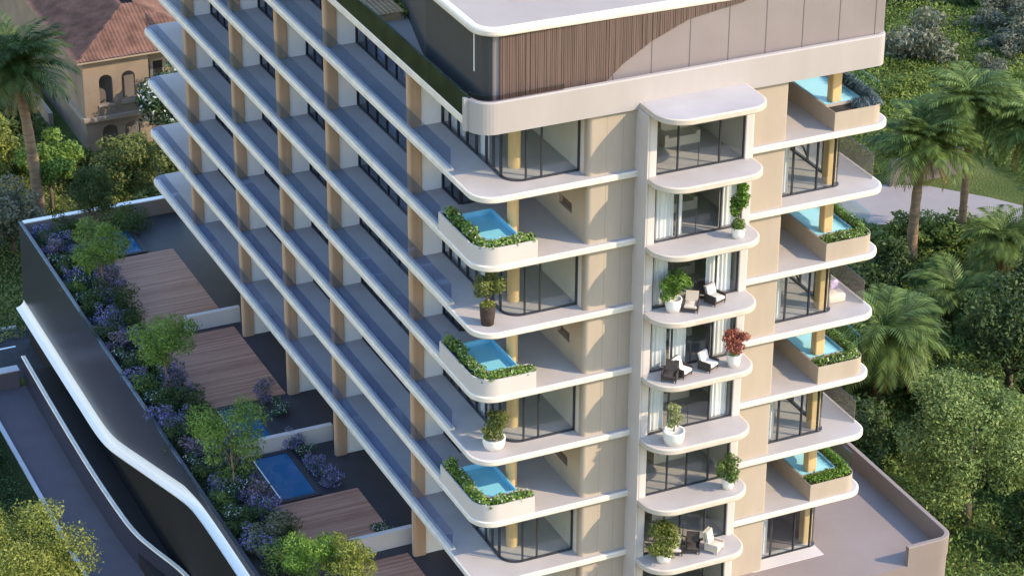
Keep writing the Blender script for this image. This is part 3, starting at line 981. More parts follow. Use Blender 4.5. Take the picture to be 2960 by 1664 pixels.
# planter on the canopy roof and timber bench planter on the roof terrace
t = thing('roof_planter', (4.6, 4.1, TOPZ + 0.37), 'timber edged planter of yellow-green plants on the top roof', 'planter')
MB().box(3.6, 9.0, 3.6, 4.4, TOPZ + 0.37, TOPZ + 0.62).build('trough', M['wood'], t)
leaf_obj('foliage', [(x * 0.5 - 0.8, -0.05, 0.33, 0.35, 0.3, 0.18) for x in range(0, 11)], 1500, 0.14, M['lf_yellow'], t, 5)
t = thing('roof_lounge', (1.6, 14.8, FZ), 'long slatted timber bench platform on the roof terrace', 'bench')
for q in range(6):
    MB().box(0.72 + q * 0.23, 0.90 + q * 0.23, 12.85, 19.0, FZ + 0.35, FZ + 0.42).build('slat', M['wood'], t)
MB().box(0.74, 2.04, 12.9, 18.95, FZ, FZ + 0.345).build('base', M['wood'], t)
t = shrub('roof_shrub', (2.15, 13.1, FZ + 0.05), 'clipped lime green shrub at the end of the roof bench', 'shrub', 0.32, 0.28, 'lf_yellow', 11, 700, 0.10)
for i in range(3):
    o = copy_thing(t, (2.3 + i * 0.12, 13.8 + i * 0.9, FZ + 0.05), label='clipped lime green shrub in the row beside the roof bench', group='lime shrubs beside the roof bench')

# ---- podium
pod = MB()
pod.prism(rpoly([(-7.75, -2.55), (25.0, -2.55), (25.0, 51.4), (-7.75, 51.4)], [0.3, 0.9, 0.4, 0.3], 0), GZ - 0.2, -3.12)
pod.build('podium_wall', M['podium'], BLD)
MB().prism(rpoly([(2.3, -2.5), (24.95, -2.5), (24.95, 51.3), (2.3, 51.3)], [0, 0.85, 0.3, 0], 0), -3.125, -3.10).build('terrace_floor', M['podium'], BLD)
MB().box(-7.7, 2.29, -2.5, 51.3, -3.125, -3.10).build('terrace_floor', M['darktile'], BLD)
# right parapet: from the front stretch round the corner and back
pp = [(22.3, -2.42)] + [(24.2 + 0.7 * math.sin(t * math.pi / 2 / 8), -1.72 - 0.7 * math.cos(t * math.pi / 2 / 8)) for t in range(0, 9)] + [(24.9, 51.0)]
MB().sweep(pp, [(0.12, -3.15), (0.12, -2.06), (0.08, -2.02), (-0.12, -2.02), (-0.15, -2.06), (-0.15, -3.15)]).build('terrace_parapet', M['podium'], BLD)
# apron under the lowest right window
MB().prism([(15.0, 0.1), (19.05, 0.1), (19.05, 1.0), (18.9, 1.35), (15.0, 1.35)], -3.098, -3.06).build('window_apron', M['fin'], BLD)
MB().box(18.95, 19.2, 1.7, 42, -3.1, 0.0).build('rear_wall', M['podium'], BLD)
# far end wall of the terrace
ew = MB().box(-7.75, 2.5, 51.1, 51.42, -3.11, -2.05).build('terrace_parapet', M['podium'], BLD)
MB().box(-7.76, 2.5, 51.06, 51.46, -2.048, -1.98).build('coping', M['white'], ew)
# left terrace edge: the dark sweeping ribbon wall with a white flared lower lip
# (y, lip height) of the lower edge along the street side
LIP = [(51.4, -7.9), (42, -7.89), (34.8, -7.87), (33.2, -7.74), (31.5, -7.39), (28.7, -6.51), (25.6, -5.51), (21.9, -4.33), (18.4, -3.21), (16.4, -2.65), (14.5, -2.5), (12, -2.45), (6, -2.45), (-2.55, -2.45)]
ytop = -2.0
def lip(y):
    for (a, za), (b2, zb) in zip(LIP, LIP[1:]):
        if a >= y >= b2:
            t = (a - y) / (a - b2)
            return za + (zb - za) * t
    return LIP[-1][1]
ys = [51.4 - i * 0.5 for i in range(int(53.9 / 0.5) + 1)]
zs = [lip(y) for y in ys]
for _ in range(3):
    zs = [zs[0]] + [(zs[i - 1] + zs[i] * 2 + zs[i + 1]) / 4 for i in range(1, len(zs) - 1)] + [zs[-1]]
rb = MB()
rings = []
for y, z in zip(ys, zs):
    top = -2.0
    h = max(top - z, 0.42)
    fl = min(1.0, h / 1.4)
    zf = z + 0.55 * fl
    rings.append([(-7.80, y, top), (-8.0, y, top), (-8.06, y, min(top - 0.05, zf + (top - zf) * .5)), (-8.12, y, min(top - 0.1, zf)), (-7.80, y, min(top - 0.1, zf))])
rb.rings(rings)
rb.build('ribbon_wall', M['ribbon'], BLD, smooth=False)
lp = MB()
rings = []
for y, z in zip(ys, zs):
    top = -2.0
    h = max(top - z, 0.42)
    fl = min(1.0, h / 1.4)
    zf = min(z + 0.55 * fl, top - 0.1)
    rings.append([(-7.78, y, zf - 0.003), (-8.122, y, zf - 0.003), (-8.15, y, z + (zf - z) * 0.74), (-8.23, y, z + (zf - z) * 0.50), (-8.37, y, z + (zf - z) * 0.30), (-8.56, y, z + (zf - z) * 0.17), (-8.64, y, z + 0.07), (-8.62, y, z), (-7.78, y, z)])
lp.rings(rings)
lp.build('ribbon_lip', M['lip'], BLD, smooth=False)
MB().box(-8.06, -7.96, -2.5, 51.4, -1.998, -1.93).build('ribbon_glass_rail', M['clearglass'], BLD)
MB().box(-7.95, -7.76, -2.5, 51.35, GZ, -2.6).build('recess_wall', M['black'], BLD)
# lower ramp wall with a bright rail, curving in towards the front
rampp = [(-9.62, 46.4), (-9.7, 40.5), (-9.74, 32.6), (-9.62, 27.4), (-9.45, 24.4), (-8.95, 22.3), (-8.3, 20.0), (-8.05, 18.0), (-8.03, 6)]
def smoothpath(p, n=4):
    for _ in range(2):
        q = [p[0]]
        for a, b2 in zip(p, p[1:]):
            q += [(a[0] * .75 + b2[0] * .25, a[1] * .75 + b2[1] * .25), (a[0] * .25 + b2[0] * .75, a[1] * .25 + b2[1] * .75)]
        q.append(p[-1])
        p = q
    return p
rp = smoothpath(rampp)
MB().sweep(rp, [(0.05, GZ), (0.05, -8.62), (-0.12, -8.62), (-0.12, GZ)]).build('ramp_wall', M['ribbon'], BLD)
MB().sweep(rp, [(0.10, -8.615), (0.13, -8.56), (0.09, -8.50), (0.01, -8.50), (-0.03, -8.54), (-0.10, -8.51), (-0.15, -8.54), (-0.15, -8.615)]).build('ramp_rail', M['rim'], BLD)
MB().box(-9.4, -7.97, 8, 46.3, GZ, -9.6).build('ramp_floor', M['black'], BLD)

# garden bed strip on the terrace
bed = MB()
bed.box(-7.72, -4.75, 1.0, 51.0, -3.099, -2.82)
bed.build('planting_bed', M['soil'], BLD)
# terrace dividing walls
for (y, x0, x1) in ((9.6, -2.6, 0.75), (20.75, -4.4, 0.75), (35.6, -2.6, 0.75)):
    MB().box(x0, x1, y - 0.15, y + 0.15, -3.099, -2.15).build('terrace_divider', M['fin'], BLD)

# timber decks
for nm, x0, x1, y0, y1, lab in (('wooden_deck', -4.7, 0.1, 36.2, 46.0, 'farthest brown timber deck on the shaded terrace'),
                                ('wooden_deck', -4.7, 0.15, 26.3, 34.9, 'brown timber deck on the terrace behind the second pool'),
                                ('wooden_deck', -4.5, 0.1, 10.9, 15.4, 'small brown timber deck in front of the nearest terrace pool'),
                                ('wooden_deck', -2.6, 0.1, 1.5, 8.6, 'nearest brown timber deck cut off by the bottom edge')):
    d = MB().box(x0, x1, y0, y1, -3.098, -3.0).build(nm, M['deck'], origin=((x0 + x1) / 2, (y0 + y1) / 2, -3.1))
    tag(d, lab, 'deck', 'terrace decks')

# terrace pools
def terrace_pool(x0, x1, y0, y1, lab):
    t = thing('terrace_pool', ((x0 + x1) / 2, (y0 + y1) / 2, -3.1), lab, 'pool', 'terrace pools')
    f = MB()
    f.box(x0 - 0.28, x0, y0, y1, -3.098, -2.94)
    f.box(x1, x1 + 0.28, y0, y1, -3.098, -2.94)
    f.box(x0 - 0.28, x1 + 0.28, y0 - 0.25, y0 - 0.002, -3.098, -2.94)
    f.box(x0 - 0.28, x1 + 0.28, y1 + 0.002, y1 + 0.25, -3.098, -2.94)
    f.build('coping', M['darktile'], t)
    MB().box(x0, x1, y0, y1, -3.096, -3.0).build('water', M['bluewater'], t)
    MB().box(x0 + 0.02, x0 + 0.10, y0 + 0.05, y1 - 0.05, -2.996, -2.985).build('pool_edge_strip', M['white'], t)
terrace_pool(-4.0, -2.05, 15.75, 20.2, 'long blue pool on the near terrace beside the small deck')
terrace_pool(-4.0, -2.2, 21.4, 25.9, 'blue pool on the terrace behind the white dividing wall')
terrace_pool(-3.6, -1.7, 46.4, 49.6, 'far blue pool half hidden by the small tree')

# ------------------------------------------------------------------ potted plants and balcony furniture
def potted(name, loc, label, pot, ph, pr, trunk_h, rx, rz, mat, seed, n=1800, leaf=0.13, k=10, taper=0.8):
    t = thing(name, loc, label, 'potted plant')
    mb = MB().lathe([(pr * taper, 0.0), (pr * 0.95, ph * 0.5), (pr, ph - 0.02), (pr, ph), (pr * 0.85, ph), (pr * 0.82, ph - 0.05)], 0, 0, 20)
    p = local_mesh(mb, 'pot', M[pot], t)
    h = ph + trunk_h
    cs = crown(0, 0, h + rz * 0.6, rx, rz, k, seed, 0.45)
    tb = MB().tube([(0, 0, ph - 0.1), (0.03, 0.01, ph + trunk_h * .5), (-0.02, 0, h + rz * 0.4)], [0.045, 0.035, 0.015], 7)
    for c in cs[1:6]:
        tb.tube([(0, 0, h * .85), (c[0], c[1], c[2])], [0.022, 0.008], 5)
    local_mesh(tb, 'trunk', M['palebark'], t)
    leaf_obj('crown', cs, n, leaf, M[mat], t, seed)
    return t
pp5 = potted('potted_tree', (0.95, 0.85, Z[5] + .31), 'leafy green tree in a dark pot on the rounded left corner balcony', 'potdark', 0.95, 0.36, 0.5, 0.72, 0.75, 'lf_olive', 3, 2600, 0.13)
leaf_obj('base_plant', [(0, 0, 0.98, 0.34, 0.34, 0.16)], 350, 0.12, M['lf_yellow'], pp5, 4)
potted('potted_tree', (1.35, 1.0, Z[3] + .31), 'round olive green bush in a low white pot on the left corner balcony', 'potwhite', 0.55, 0.55, 0.05, 0.72, 0.78, 'lf_olive', 5, 2600, 0.12)
p6 = potted('potted_tree', (12.05, -1.9, Z[6] + .31), 'tall slender plant in a white pot on the second bay balcony', 'potwhite', 0.5, 0.32, 0.7, 0.42, 0.95, 'lf_bright', 6, 1500, 0.14, 9)
leaf_obj('base_plant', [(0, 0, 0.62, 0.34, 0.34, 0.28)], 500, 0.12, M['lf_mid'], p6, 7)
leaf_obj('spire', [(0, 0, 2.55, 0.12, 0.12, 0.42), (0.34, 0, 1.95, 0.2, 0.14, 0.14)], 220, 0.15, M['lf_bright'], p6, 8)
potted('potted_tree', (9.15, -1.4, Z[5] + .31), 'round bright green tree in a white pot on the third bay balcony', 'potwhite', 0.62, 0.40, 0.15, 0.78, 0.72, 'lf_bright', 9, 2600, 0.13)
p4 = potted('potted_tree', (12.15, -1.9, Z[4] + .31), 'red-brown leaved plant in a pale pot on the fourth bay balcony', 'potwhite', 0.62, 0.34, 0.35, 0.62, 0.50, 'lf_red', 10, 1500, 0.15)
leaf_obj('base_plant', [(0, 0, 0.78, 0.24, 0.24, 0.22)], 300, 0.12, M['lf_bright'], p4, 12)
potted('potted_tree', (9.1, -2.0, Z[3] + .31), 'wispy pale green plant in a wide white pot on the fifth bay balcony', 'potwhite', 0.66, 0.52, 0.35, 0.45, 0.62, 'lf_pale', 13, 1100, 0.12)
potted('potted_tree', (12.2, -1.85, Z[2] + .31), 'dark green round tree in a white pot on the sixth bay balcony', 'potwhite', 0.55, 0.30, 0.15, 0.62, 0.70, 'lf_mid', 14, 1900, 0.12)
potted('potted_tree', (8.95, -1.75, Z[1] + .31), 'bushy yellow-green tree in a white pot on the lowest bay balcony', 'potwhite', 0.55, 0.38, 0.1, 0.85, 0.82, 'lf_yellow', 15, 2600, 0.14)

def lounge_chair(loc, rz, label, seatmat='cushion', framemat='wicker', tall=0.0):
    t = thing('lounge_chair', loc, label, 'chair', None, rz)
    t.scale = (0.86, 0.86, 0.86)
    f = MB()
    f.box(-0.36, 0.36, -0.38, 0.40, 0.16, 0.28)
    f.box(-0.42, -0.362, -0.38, 0.42, 0.10, 0.56)
    f.box(0.362, 0.42, -0.38, 0.42, 0.10, 0.56)
    local_mesh(f, 'frame', M[framemat], t, False)
    b = MB().rings([[(-0.36, 0.36, 0.282), (0.36, 0.36, 0.282), (0.36, 0.44, 0.282), (-0.36, 0.44, 0.282)], [(-0.36, 0.56, 0.92 + tall), (0.36, 0.56, 0.92 + tall), (0.36, 0.62, 0.90 + tall), (-0.36, 0.62, 0.90 + tall)]])
    local_mesh(b, 'backrest', M[framemat], t, False)
    s = MB().rings([[(x, y, z) for x, y in rpoly([(-0.35, -0.42), (0.35, -0.42), (0.35, 0.34), (-0.35, 0.34)], [0.08] * 4, o, 4)] for o, z in ((-0.03, 0.284), (0, 0.32), (0, 0.40), (-0.04, 0.44))])
    local_mesh(s, 'seat_cushion', M[seatmat], t)
    c = MB().rings([[(-0.33, 0.20, 0.445), (0.33, 0.20, 0.445), (0.33, 0.345, 0.445), (-0.33, 0.345, 0.445)], [(-0.33, 0.36, 0.92 + tall), (0.33, 0.36, 0.92 + tall), (0.33, 0.52, 0.90 + tall), (-0.33, 0.52, 0.90 + tall)]])
    local_mesh(c, 'back_cushion', M[seatmat], t, False)
    for x in (-0.38, 0.38):
        for y in (-0.34, 0.38):
            local_mesh(MB().tube([(x, y, 0.0), (x, y, 0.158)], 0.025, 6), 'leg', M[framemat], t)
    return t
lounge_chair((9.55, -1.75, Z[4] + .312), R(28), 'left white cushioned wicker chair on the fourth bay balcony')
lounge_chair((10.95, -1.7, Z[4] + .312), R(28), 'right white cushioned wicker chair on the fourth bay balcony')
lounge_chair((10.6, -1.55, Z[1] + .312), R(-30), 'dark wicker chair on the lowest bay balcony', 'wicker')
lounge_chair((11.6, -1.9, Z[1] + .312), R(35), 'tall beige armchair at the right of the lowest bay balcony', 'beigefab', 'beigefab', 0.25)
lounge_chair((11.25, -1.5, Z[5] + .312), R(20), 'dark wicker chair with grey cushions on the third bay balcony', 'greycushion')
lounge_chair((9.9, -1.7, Z[5] + .312), R(-35), 'brown backed chair beside the round green tree on the third bay balcony', 'beigefab', 'wicker')
lounge_chair((9.75, -1.35, Z[1] + .312), R(-25), 'pale grey chair behind the bushy tree on the lowest bay balcony', 'greycushion')
lounge_chair((8.85, -1.9, Z[4] + .312), R(-40), 'dark wicker chair at the left end of the fourth bay balcony', 'wicker')

def cush(k, x, y, lab):
    t = thing('patterned_seat', (x, y, Z[k] + .312), lab, 'seat')
    local_mesh(MB().rings([[(a, b2, z) for a, b2 in rpoly([(-0.5, -0.35), (0.5, -0.35), (0.5, 0.35), (-0.5, 0.35)], [0.12] * 4, o, 4)] for o, z in ((-0.03, 0), (0, 0.05), (0, 0.36), (-0.05, 0.42))]), 'seat', M['beigefab'], t)
    local_mesh(MB().rings([[(a, b2, z) for a, b2 in rpoly([(-0.5, 0.36), (0.5, 0.36), (0.5, 0.58), (-0.5, 0.58)], [0.08] * 4, o, 4)] for o, z in ((0, 0), (0, 0.7), (-0.06, 0.8))]), 'backrest', pat, t)
pat = pmat("purple_patterned_fabric", (0.34, 0.28, 0.40), 0.85, 0.6, 6.0)
cush(4, 19.75, 1.9, 'purple patterned lounge seat on the fourth right end balcony')

# ------------------------------------------------------------------ terrace garden trees and shrubs
def garden_tree(x, y, h, rx, rz, lab, seed, mat='lf_olive'):
    return tree('garden_tree', (x, y, -2.83), lab, 'tree', h, rx, rz, mat, seed, 7000, 0.16, 18, 0.06, 'small trees in the terrace bed', 'palebark', aspect=0.35)
garden_tree(-5.7, 41.2, 3.6, 1.75, 1.55, 'small feathery tree beside the farthest timber deck', 21, 'lf_garden')
garden_tree(-5.9, 28.7, 3.4, 1.75, 1.45, 'feathery olive tree in front of the second timber deck', 22, 'lf_garden')
garden_tree(-6.1, 17.0, 3.9, 2.0, 1.9, 'largest feathery olive tree beside the long blue pool', 23, 'lf_garden')
garden_tree(-3.6, 50.2, 2.6, 1.3, 1.8, 'dark conifer-like small tree at the far end of the terrace', 24, 'lf_dark')
shr = {}
for nm, mat, rx, rz, seed in (('lavender_shrub', 'lf_purple', 0.85, 0.75, 31), ('mauve_shrub', 'lf_mauve', 0.8, 0.75, 32), ('white_flowering_shrub', 'lf_whitefl', 0.75, 0.65, 33), ('green_shrub', 'lf_dark', 0.9, 0.8, 34), ('leafy_shrub', 'lf_mid', 0.9, 0.85, 35)):
    shr[nm] = shrub(nm, (0, 0, 0), 'x', 'shrub', rx, rz, mat, seed, 1500, 0.11, 8)
SHL = {'lavender_shrub': ('violet-blue flowering shrub in the terrace planting bed', 'violet shrubs in the terrace bed'),
       'mauve_shrub': ('pinkish mauve flowering shrub in the terrace planting bed', 'mauve shrubs in the terrace bed'),
       'white_flowering_shrub': ('dark shrub flecked with white flowers in the terrace planting bed', 'white-flecked shrubs in the terrace bed'),
       'green_shrub': ('dark green leafy shrub in the terrace planting bed', 'dark shrubs in the terrace bed'),
       'leafy_shrub': ('mid green leafy shrub in the terrace planting bed', 'green shrubs in the terrace bed')}
used = {}
def put(nm, x, y, s=1.0, z=-2.85, label=None, group=None, zs=None):
    lab, gr = SHL[nm]
    if label: lab, gr = label, group
    if nm not in used:
        o = shr[nm]
        used[nm] = 1
        o.location = (x, y, z)
        o.scale = (s, s, s)
    else:
        o = copy_thing(shr[nm], (x, y, z), rnd(0, 6.28), scale=(s, s, s))
    o['label'] = lab
    if gr: o['group'] = gr
    elif 'group' in o: del o['group']
    return o
seq = ['lavender_shrub', 'green_shrub', 'mauve_shrub', 'white_flowering_shrub', 'green_shrub', 'lavender_shrub', 'leafy_shrub', 'white_flowering_shrub', 'green_shrub', 'lavender_shrub']
y = 50.2
i = 0
while y > 11.2:
    put(seq[i % 10], rnd(-7.1, -6.7), y, rnd(0.85, 1.15))
    put(seq[(i * 3 + 4) % 10], rnd(-5.7, -5.2), y - rnd(0.3, 0.8), rnd(0.85, 1.25))
    if i % 2: put(seq[(i * 7 + 2) % 10], rnd(-6.4, -6.0), y - rnd(0.4, 0.9), rnd(0.8, 1.2))
    y -= rnd(1.15, 1.55)
    i += 1
for (nm, x, y, s, lab) in (('mauve_shrub', -1.2, 26.0, 0.95, 'mauve shrub at the near corner of the second deck'), ('white_flowering_shrub', -0.9, 24.4, 0.8, 'white-flecked shrub between the mauve shrub and the dividing wall'),
                           ('lavender_shrub', -1.6, 20.75, 0.85, 'violet shrub spilling over the white dividing wall'), ('white_flowering_shrub', -1.2, 19.6, 0.75, 'white-flecked shrub just in front of the white dividing wall'),
                           ('lavender_shrub', -1.2, 17.8, 0.85, 'violet shrub midway along the long pool'), ('lavender_shrub', -1.1, 16.4, 0.85, 'violet shrub at the near end of the long pool'),
                           ('white_flowering_shrub', -0.4, 10.5, 0.85, 'white flowering shrub on the near dividing wall by the column'), ('white_flowering_shrub', -0.3, 36.0, 0.6, 'small white-flecked shrub on the far dividing wall'),
                           ('green_shrub', -1.3, 49.4, 1.2, 'round grey-green shrub beside the far pool'), ('leafy_shrub', -2.2, 50.2, 1.2, 'mid green shrub against the far terrace wall'),
                           ('white_flowering_shrub', -4.6, 46.9, 1.0, 'white-flecked shrub between the far tree and the far pool'), ('green_shrub', -5.6, 49.6, 1.2, 'dark arching shrub in the far corner of the terrace')):
    put(nm, x, y, s, -3.05, lab, None)
for (x, y, h, lab, mt, sd, rx, rz) in ((-6.3, 4.6, 3.9, 'lime green feathery tree at the bottom edge, right of the white rim', 'lf_bright', 71, 1.5, 1.3), (-5.1, 3.3, 4.2, 'yellow-green feathery tree nearest the timber deck at the bottom', 'lf_yellow', 72, 1.3, 1.1)):
    tree('feathery_tree', (x, y, -3.0), lab, 'tree', h, rx, rz, mt, sd, 5200, 0.17, 16, 0.06, None, 'palebark', aspect=0.3)
for (x, y, lab, mt, sd, rx) in ((-6.2, 11.6, 'grey-lilac shrub beside the curved white rim', 'lf_grey', 73, 1.2), (-5.9, 9.2, 'mixed green shrub at the bottom edge by the rim', 'lf_mid', 74, 1.3)):
    shrub('feathery_shrub', (x, y, -3.0), lab, 'shrub', rx, 1.15, mt, sd, 3800, 0.16, 12, aspect=0.3)

# ------------------------------------------------------------------ villa
VX, VY = 3.8, 78.2
V0 = thing('villa', (8, 86, GZ), 'tan stucco villa with arched windows and a terracotta tiled roof', 'house')
def arch_wall(mb, y, x0, x1, z0, z1, ops, th=0.35):
    """front wall in the plane y with arched openings (xa, xb, sill, spring); returns the mesh"""
    cur = x0
    for xa, xb, sl, sp in ops:
        mb.box(cur, xa, y, y + th, z0, z1)
        if sl > z0: mb.box(xa, xb, y, y + th, z0, sl)
        r = (xb - xa) / 2
        cx = (xa + xb) / 2
        n = 10
        for i in range(n):
            a0 = math.pi - math.pi * i / n
            a1 = math.pi - math.pi * (i + 1) / n
            p0 = (cx + r * math.cos(a0), sp + r * math.sin(a0) * 0.9)
            p1 = (cx + r * math.cos(a1), sp + r * math.sin(a1) * 0.9)
            mb.face_verts([(p0[0], y, p0[1]), (p1[0], y, p1[1]), (p1[0], y, z1), (p0[0], y, z1), (p0[0], y + th, p0[1]), (p1[0], y + th, p1[1]), (p1[0], y + th, z1), (p0[0], y + th, z1)],
                          [(0, 1, 2, 3), (4, 7, 6, 5), (0, 4, 5, 1)])
        cur = xb
    mb.box(cur, x1, y, y + th, z0, z1)
    return mb
fw = MB()
arch_wall(fw, VY, VX, 8.7, -8.0, -3.2, [(4.95, 5.95, -7.0, -5.15), (6.65, 7.65, -6.85, -5.1)])
arch_wall(fw, VY, VX, 8.7, GZ, -8.0, [(5.0, 6.1, GZ, -9.1), (6.7, 7.8, GZ, -9.1)])
fw.box(VX, VX + 0.35, VY + 0.35, 112, GZ, -3.2)
fw.box(8.7, 13.6, VY + 1.4, VY + 1.7, GZ, -3.2)
fw.box(13.3, 13.6, VY + 1.7, 112, GZ, -3.2)
fw.box(VX, 13.6, 111.7, 112, GZ, -3.2)
fw.build('wall', M['villa'], V0)
MB().box(VX + 0.6, 8.5, VY + 1.6, VY + 1.7, GZ, -3.3).build('interior_wall', M['dimroom'], V0)
MB().box(VX + 0.36, 13.2, VY + 0.36, 111.6, -8.1, -7.9).build('upper_floor', M['dimroom'], V0)
MB().box(VX - 0.18, 7.9, VY - 0.22, VY - 0.003, -8.15, -7.85).build('ledge', M['villatrim'], V0)
MB().box(VX - 0.22, VX - 0.003, VY, 111, -8.15, -7.85).build('ledge', M['villatrim'], V0)
MB().box(2.4, 2.75, 83.5, 97, GZ, GZ + 1.2).build('garden_stair_wall', M['villatrim'], V0)
for xa in (4.95, 6.65):
    MB().box(xa - 0.12, xa + 1.12, VY - 0.1, VY - 0.002, -7.14, -7.0 if xa < 6 else -6.85).build('window_sill', M['villatrim'], V0)
for yy in (86.5, 90.5):
    w = MB().box(VX - 0.05, VX - 0.002, yy, yy + 0.9, -9.9, -8.7).build('window', M['villatrim'], V0)
    MB().box(VX - 0.06, VX - 0.051, yy + 0.1, yy + 0.8, -9.8, -8.8).build('pane', M['black'], w)
sh2 = MB().box(9.2, 10.4, VY + 1.33, VY + 1.398, -7.4, -4.6).build('shutter_door', M['villatrim'], V0)
MB().box(9.45, 10.15, VY + 1.31, VY + 1.328, -7.2, -4.8).build('pane', M['black'], sh2)
# hip roof of barrel tiles
def hip(x, y):
    x0, x1, y0, y1 = VX - 0.55, 14.2, VY - 0.6, 112.6
    d = min(x - x0, x1 - x, y - y0, y1 - y)
    return -3.35 + max(0, d) * 0.40
rf = MB()
x0, x1, y0, y1 = VX - 0.55, 14.2, VY - 0.6, 112.6
def roof_plane(corner_a, corner_b, inward, length, mbx):
    """tiled slope: corrugated across, stepped up the slope; clipped to the hip outline"""
    a, b2 = Vector(corner_a), Vector(corner_b)
    u = (b2 - a).normalized()
    L = (b2 - a).length
    pitch = 0.28
    nx = int(L / pitch * 6)
    rows = int(length / 0.42)
    base = len(mbx.v)
    grid = {}
    for j in range(rows * 2):
        row = j // 2
        d = (row + (0 if j % 2 == 0 else 0.999)) * 0.42
        lift = 0.0 if j % 2 == 0 else -0.045
        s0, s1 = d, L - d
        if s1 <= s0: break
        o = len(mbx.v)
        for i in range(nx + 1):
            s = min(max(L * i / nx, s0), s1)
            p = a + u * s + Vector(inward) * d
            bmp = 0.075 * abs(math.cos(math.pi * s / pitch)) + 0.012 * math.sin(s * 3.1 + row * 1.7)
            mbx.v.append((p.x, p.y, -3.35 + d * 0.40 + bmp + lift + 0.09))
        if j > 0:
            q = o - (nx + 1)
            for i in range(nx):
                mbx.f.append((q + i, q + i + 1, o + i + 1, o + i))
roof_plane((x0, y0), (x1, y0), (0, 1), 5.3, rf)
roof_plane((x0, y1), (x0, y0), (1, 0), 5.3, rf)
roof_plane((x1, y0), (x1, y1), (-1, 0), 5.3, rf)
roof_plane((x1, y1), (x0, y1), (0, -1), 5.3, rf)
rf.build('roof', M['terracotta'], V0, smooth=True)
MB().prism([(x0 + .05, y0 + .05), (x1 - .05, y0 + .05), (x1 - .05, y1 - .05), (x0 + .05, y1 - .05)], -3.42, -3.3).build('eaves', M['villatrim'], V0)

# ------------------------------------------------------------------ trees around
tree('leafy_tree', (-1.4, 69.4, GZ), 'round mid green tree between the far palm and the villa', 'tree', 4.1, 2.0, 1.9, 'lf_garden', 102, 5000, 0.28, 16, 0.14)
tree('leafy_tree', (-4.6, 72.5, GZ), 'sunlit yellow-green tree left of the far palm trunk', 'tree', 4.2, 2.2, 2.3, 'lf_yellow', 103, 4500, 0.28, 14, 0.14)
tree('leafy_tree', (-5.6, 64.0, GZ), 'grey-olive tree behind the far left corner of the terrace', 'tree', 3.0, 2.3, 2.4, 'lf_grey', 104, 4500, 0.26, 14, 0.14)
tree('leafy_tree', (9.3, 75.2, GZ), 'dark glossy tree against the villa beside the balcony tips', 'tree', 4.6, 2.5, 2.4, 'lf_whitefl', 105, 5200, 0.30, 16, 0.16)
tree('leafy_tree', (8.0, 68.5, GZ), 'olive tree half hidden behind the lower balcony tips', 'tree', 3.4, 2.4, 2.2, 'lf_olive', 107, 4800, 0.26, 14, 0.15)
tree('leafy_tree', (4.6, 71.5, GZ), 'bushy brown-green tree in front of the villa door', 'tree', 2.4, 2.4, 1.8, 'lf_olive', 108, 4800, 0.24, 14, 0.13)
tree('leafy_tree', (-18.6, 11.6, GZ), 'large yellow-green tree at the bottom left corner by the pavement', 'tree', 10.4, 3.2, 2.9, 'lf_yellow', 106, 22000, 0.15, 34, 0.25, cr=0.36)
tree('leafy_tree', (34.2, 9.4, GZ), 'big round sunlit green tree right of the terrace parapet', 'tree', 5.2, 4.2, 4.0, 'lf_big', 110, 30000, 0.20, 40, 0.26, cr=0.34)
tree('leafy_tree', (44.5, 20.5, GZ), 'dark tree at the right edge above the big round tree', 'tree', 4.8, 3.2, 3.6, 'lf_dark', 111, 7000, 0.30, 18, 0.22)
tree('leafy_tree', (51.5, 26.5, GZ), 'dark tree at the right edge below the cut-off palm', 'tree', 3.2, 2.6, 2.6, 'lf_dark', 112, 6000, 0.30, 18, 0.2)
tree('leafy_tree', (31.0, 17.0, GZ), 'low dark tree between the building and the big round tree', 'tree', 2.4, 2.6, 2.2, 'lf_dark', 113, 5000, 0.28, 14, 0.18)

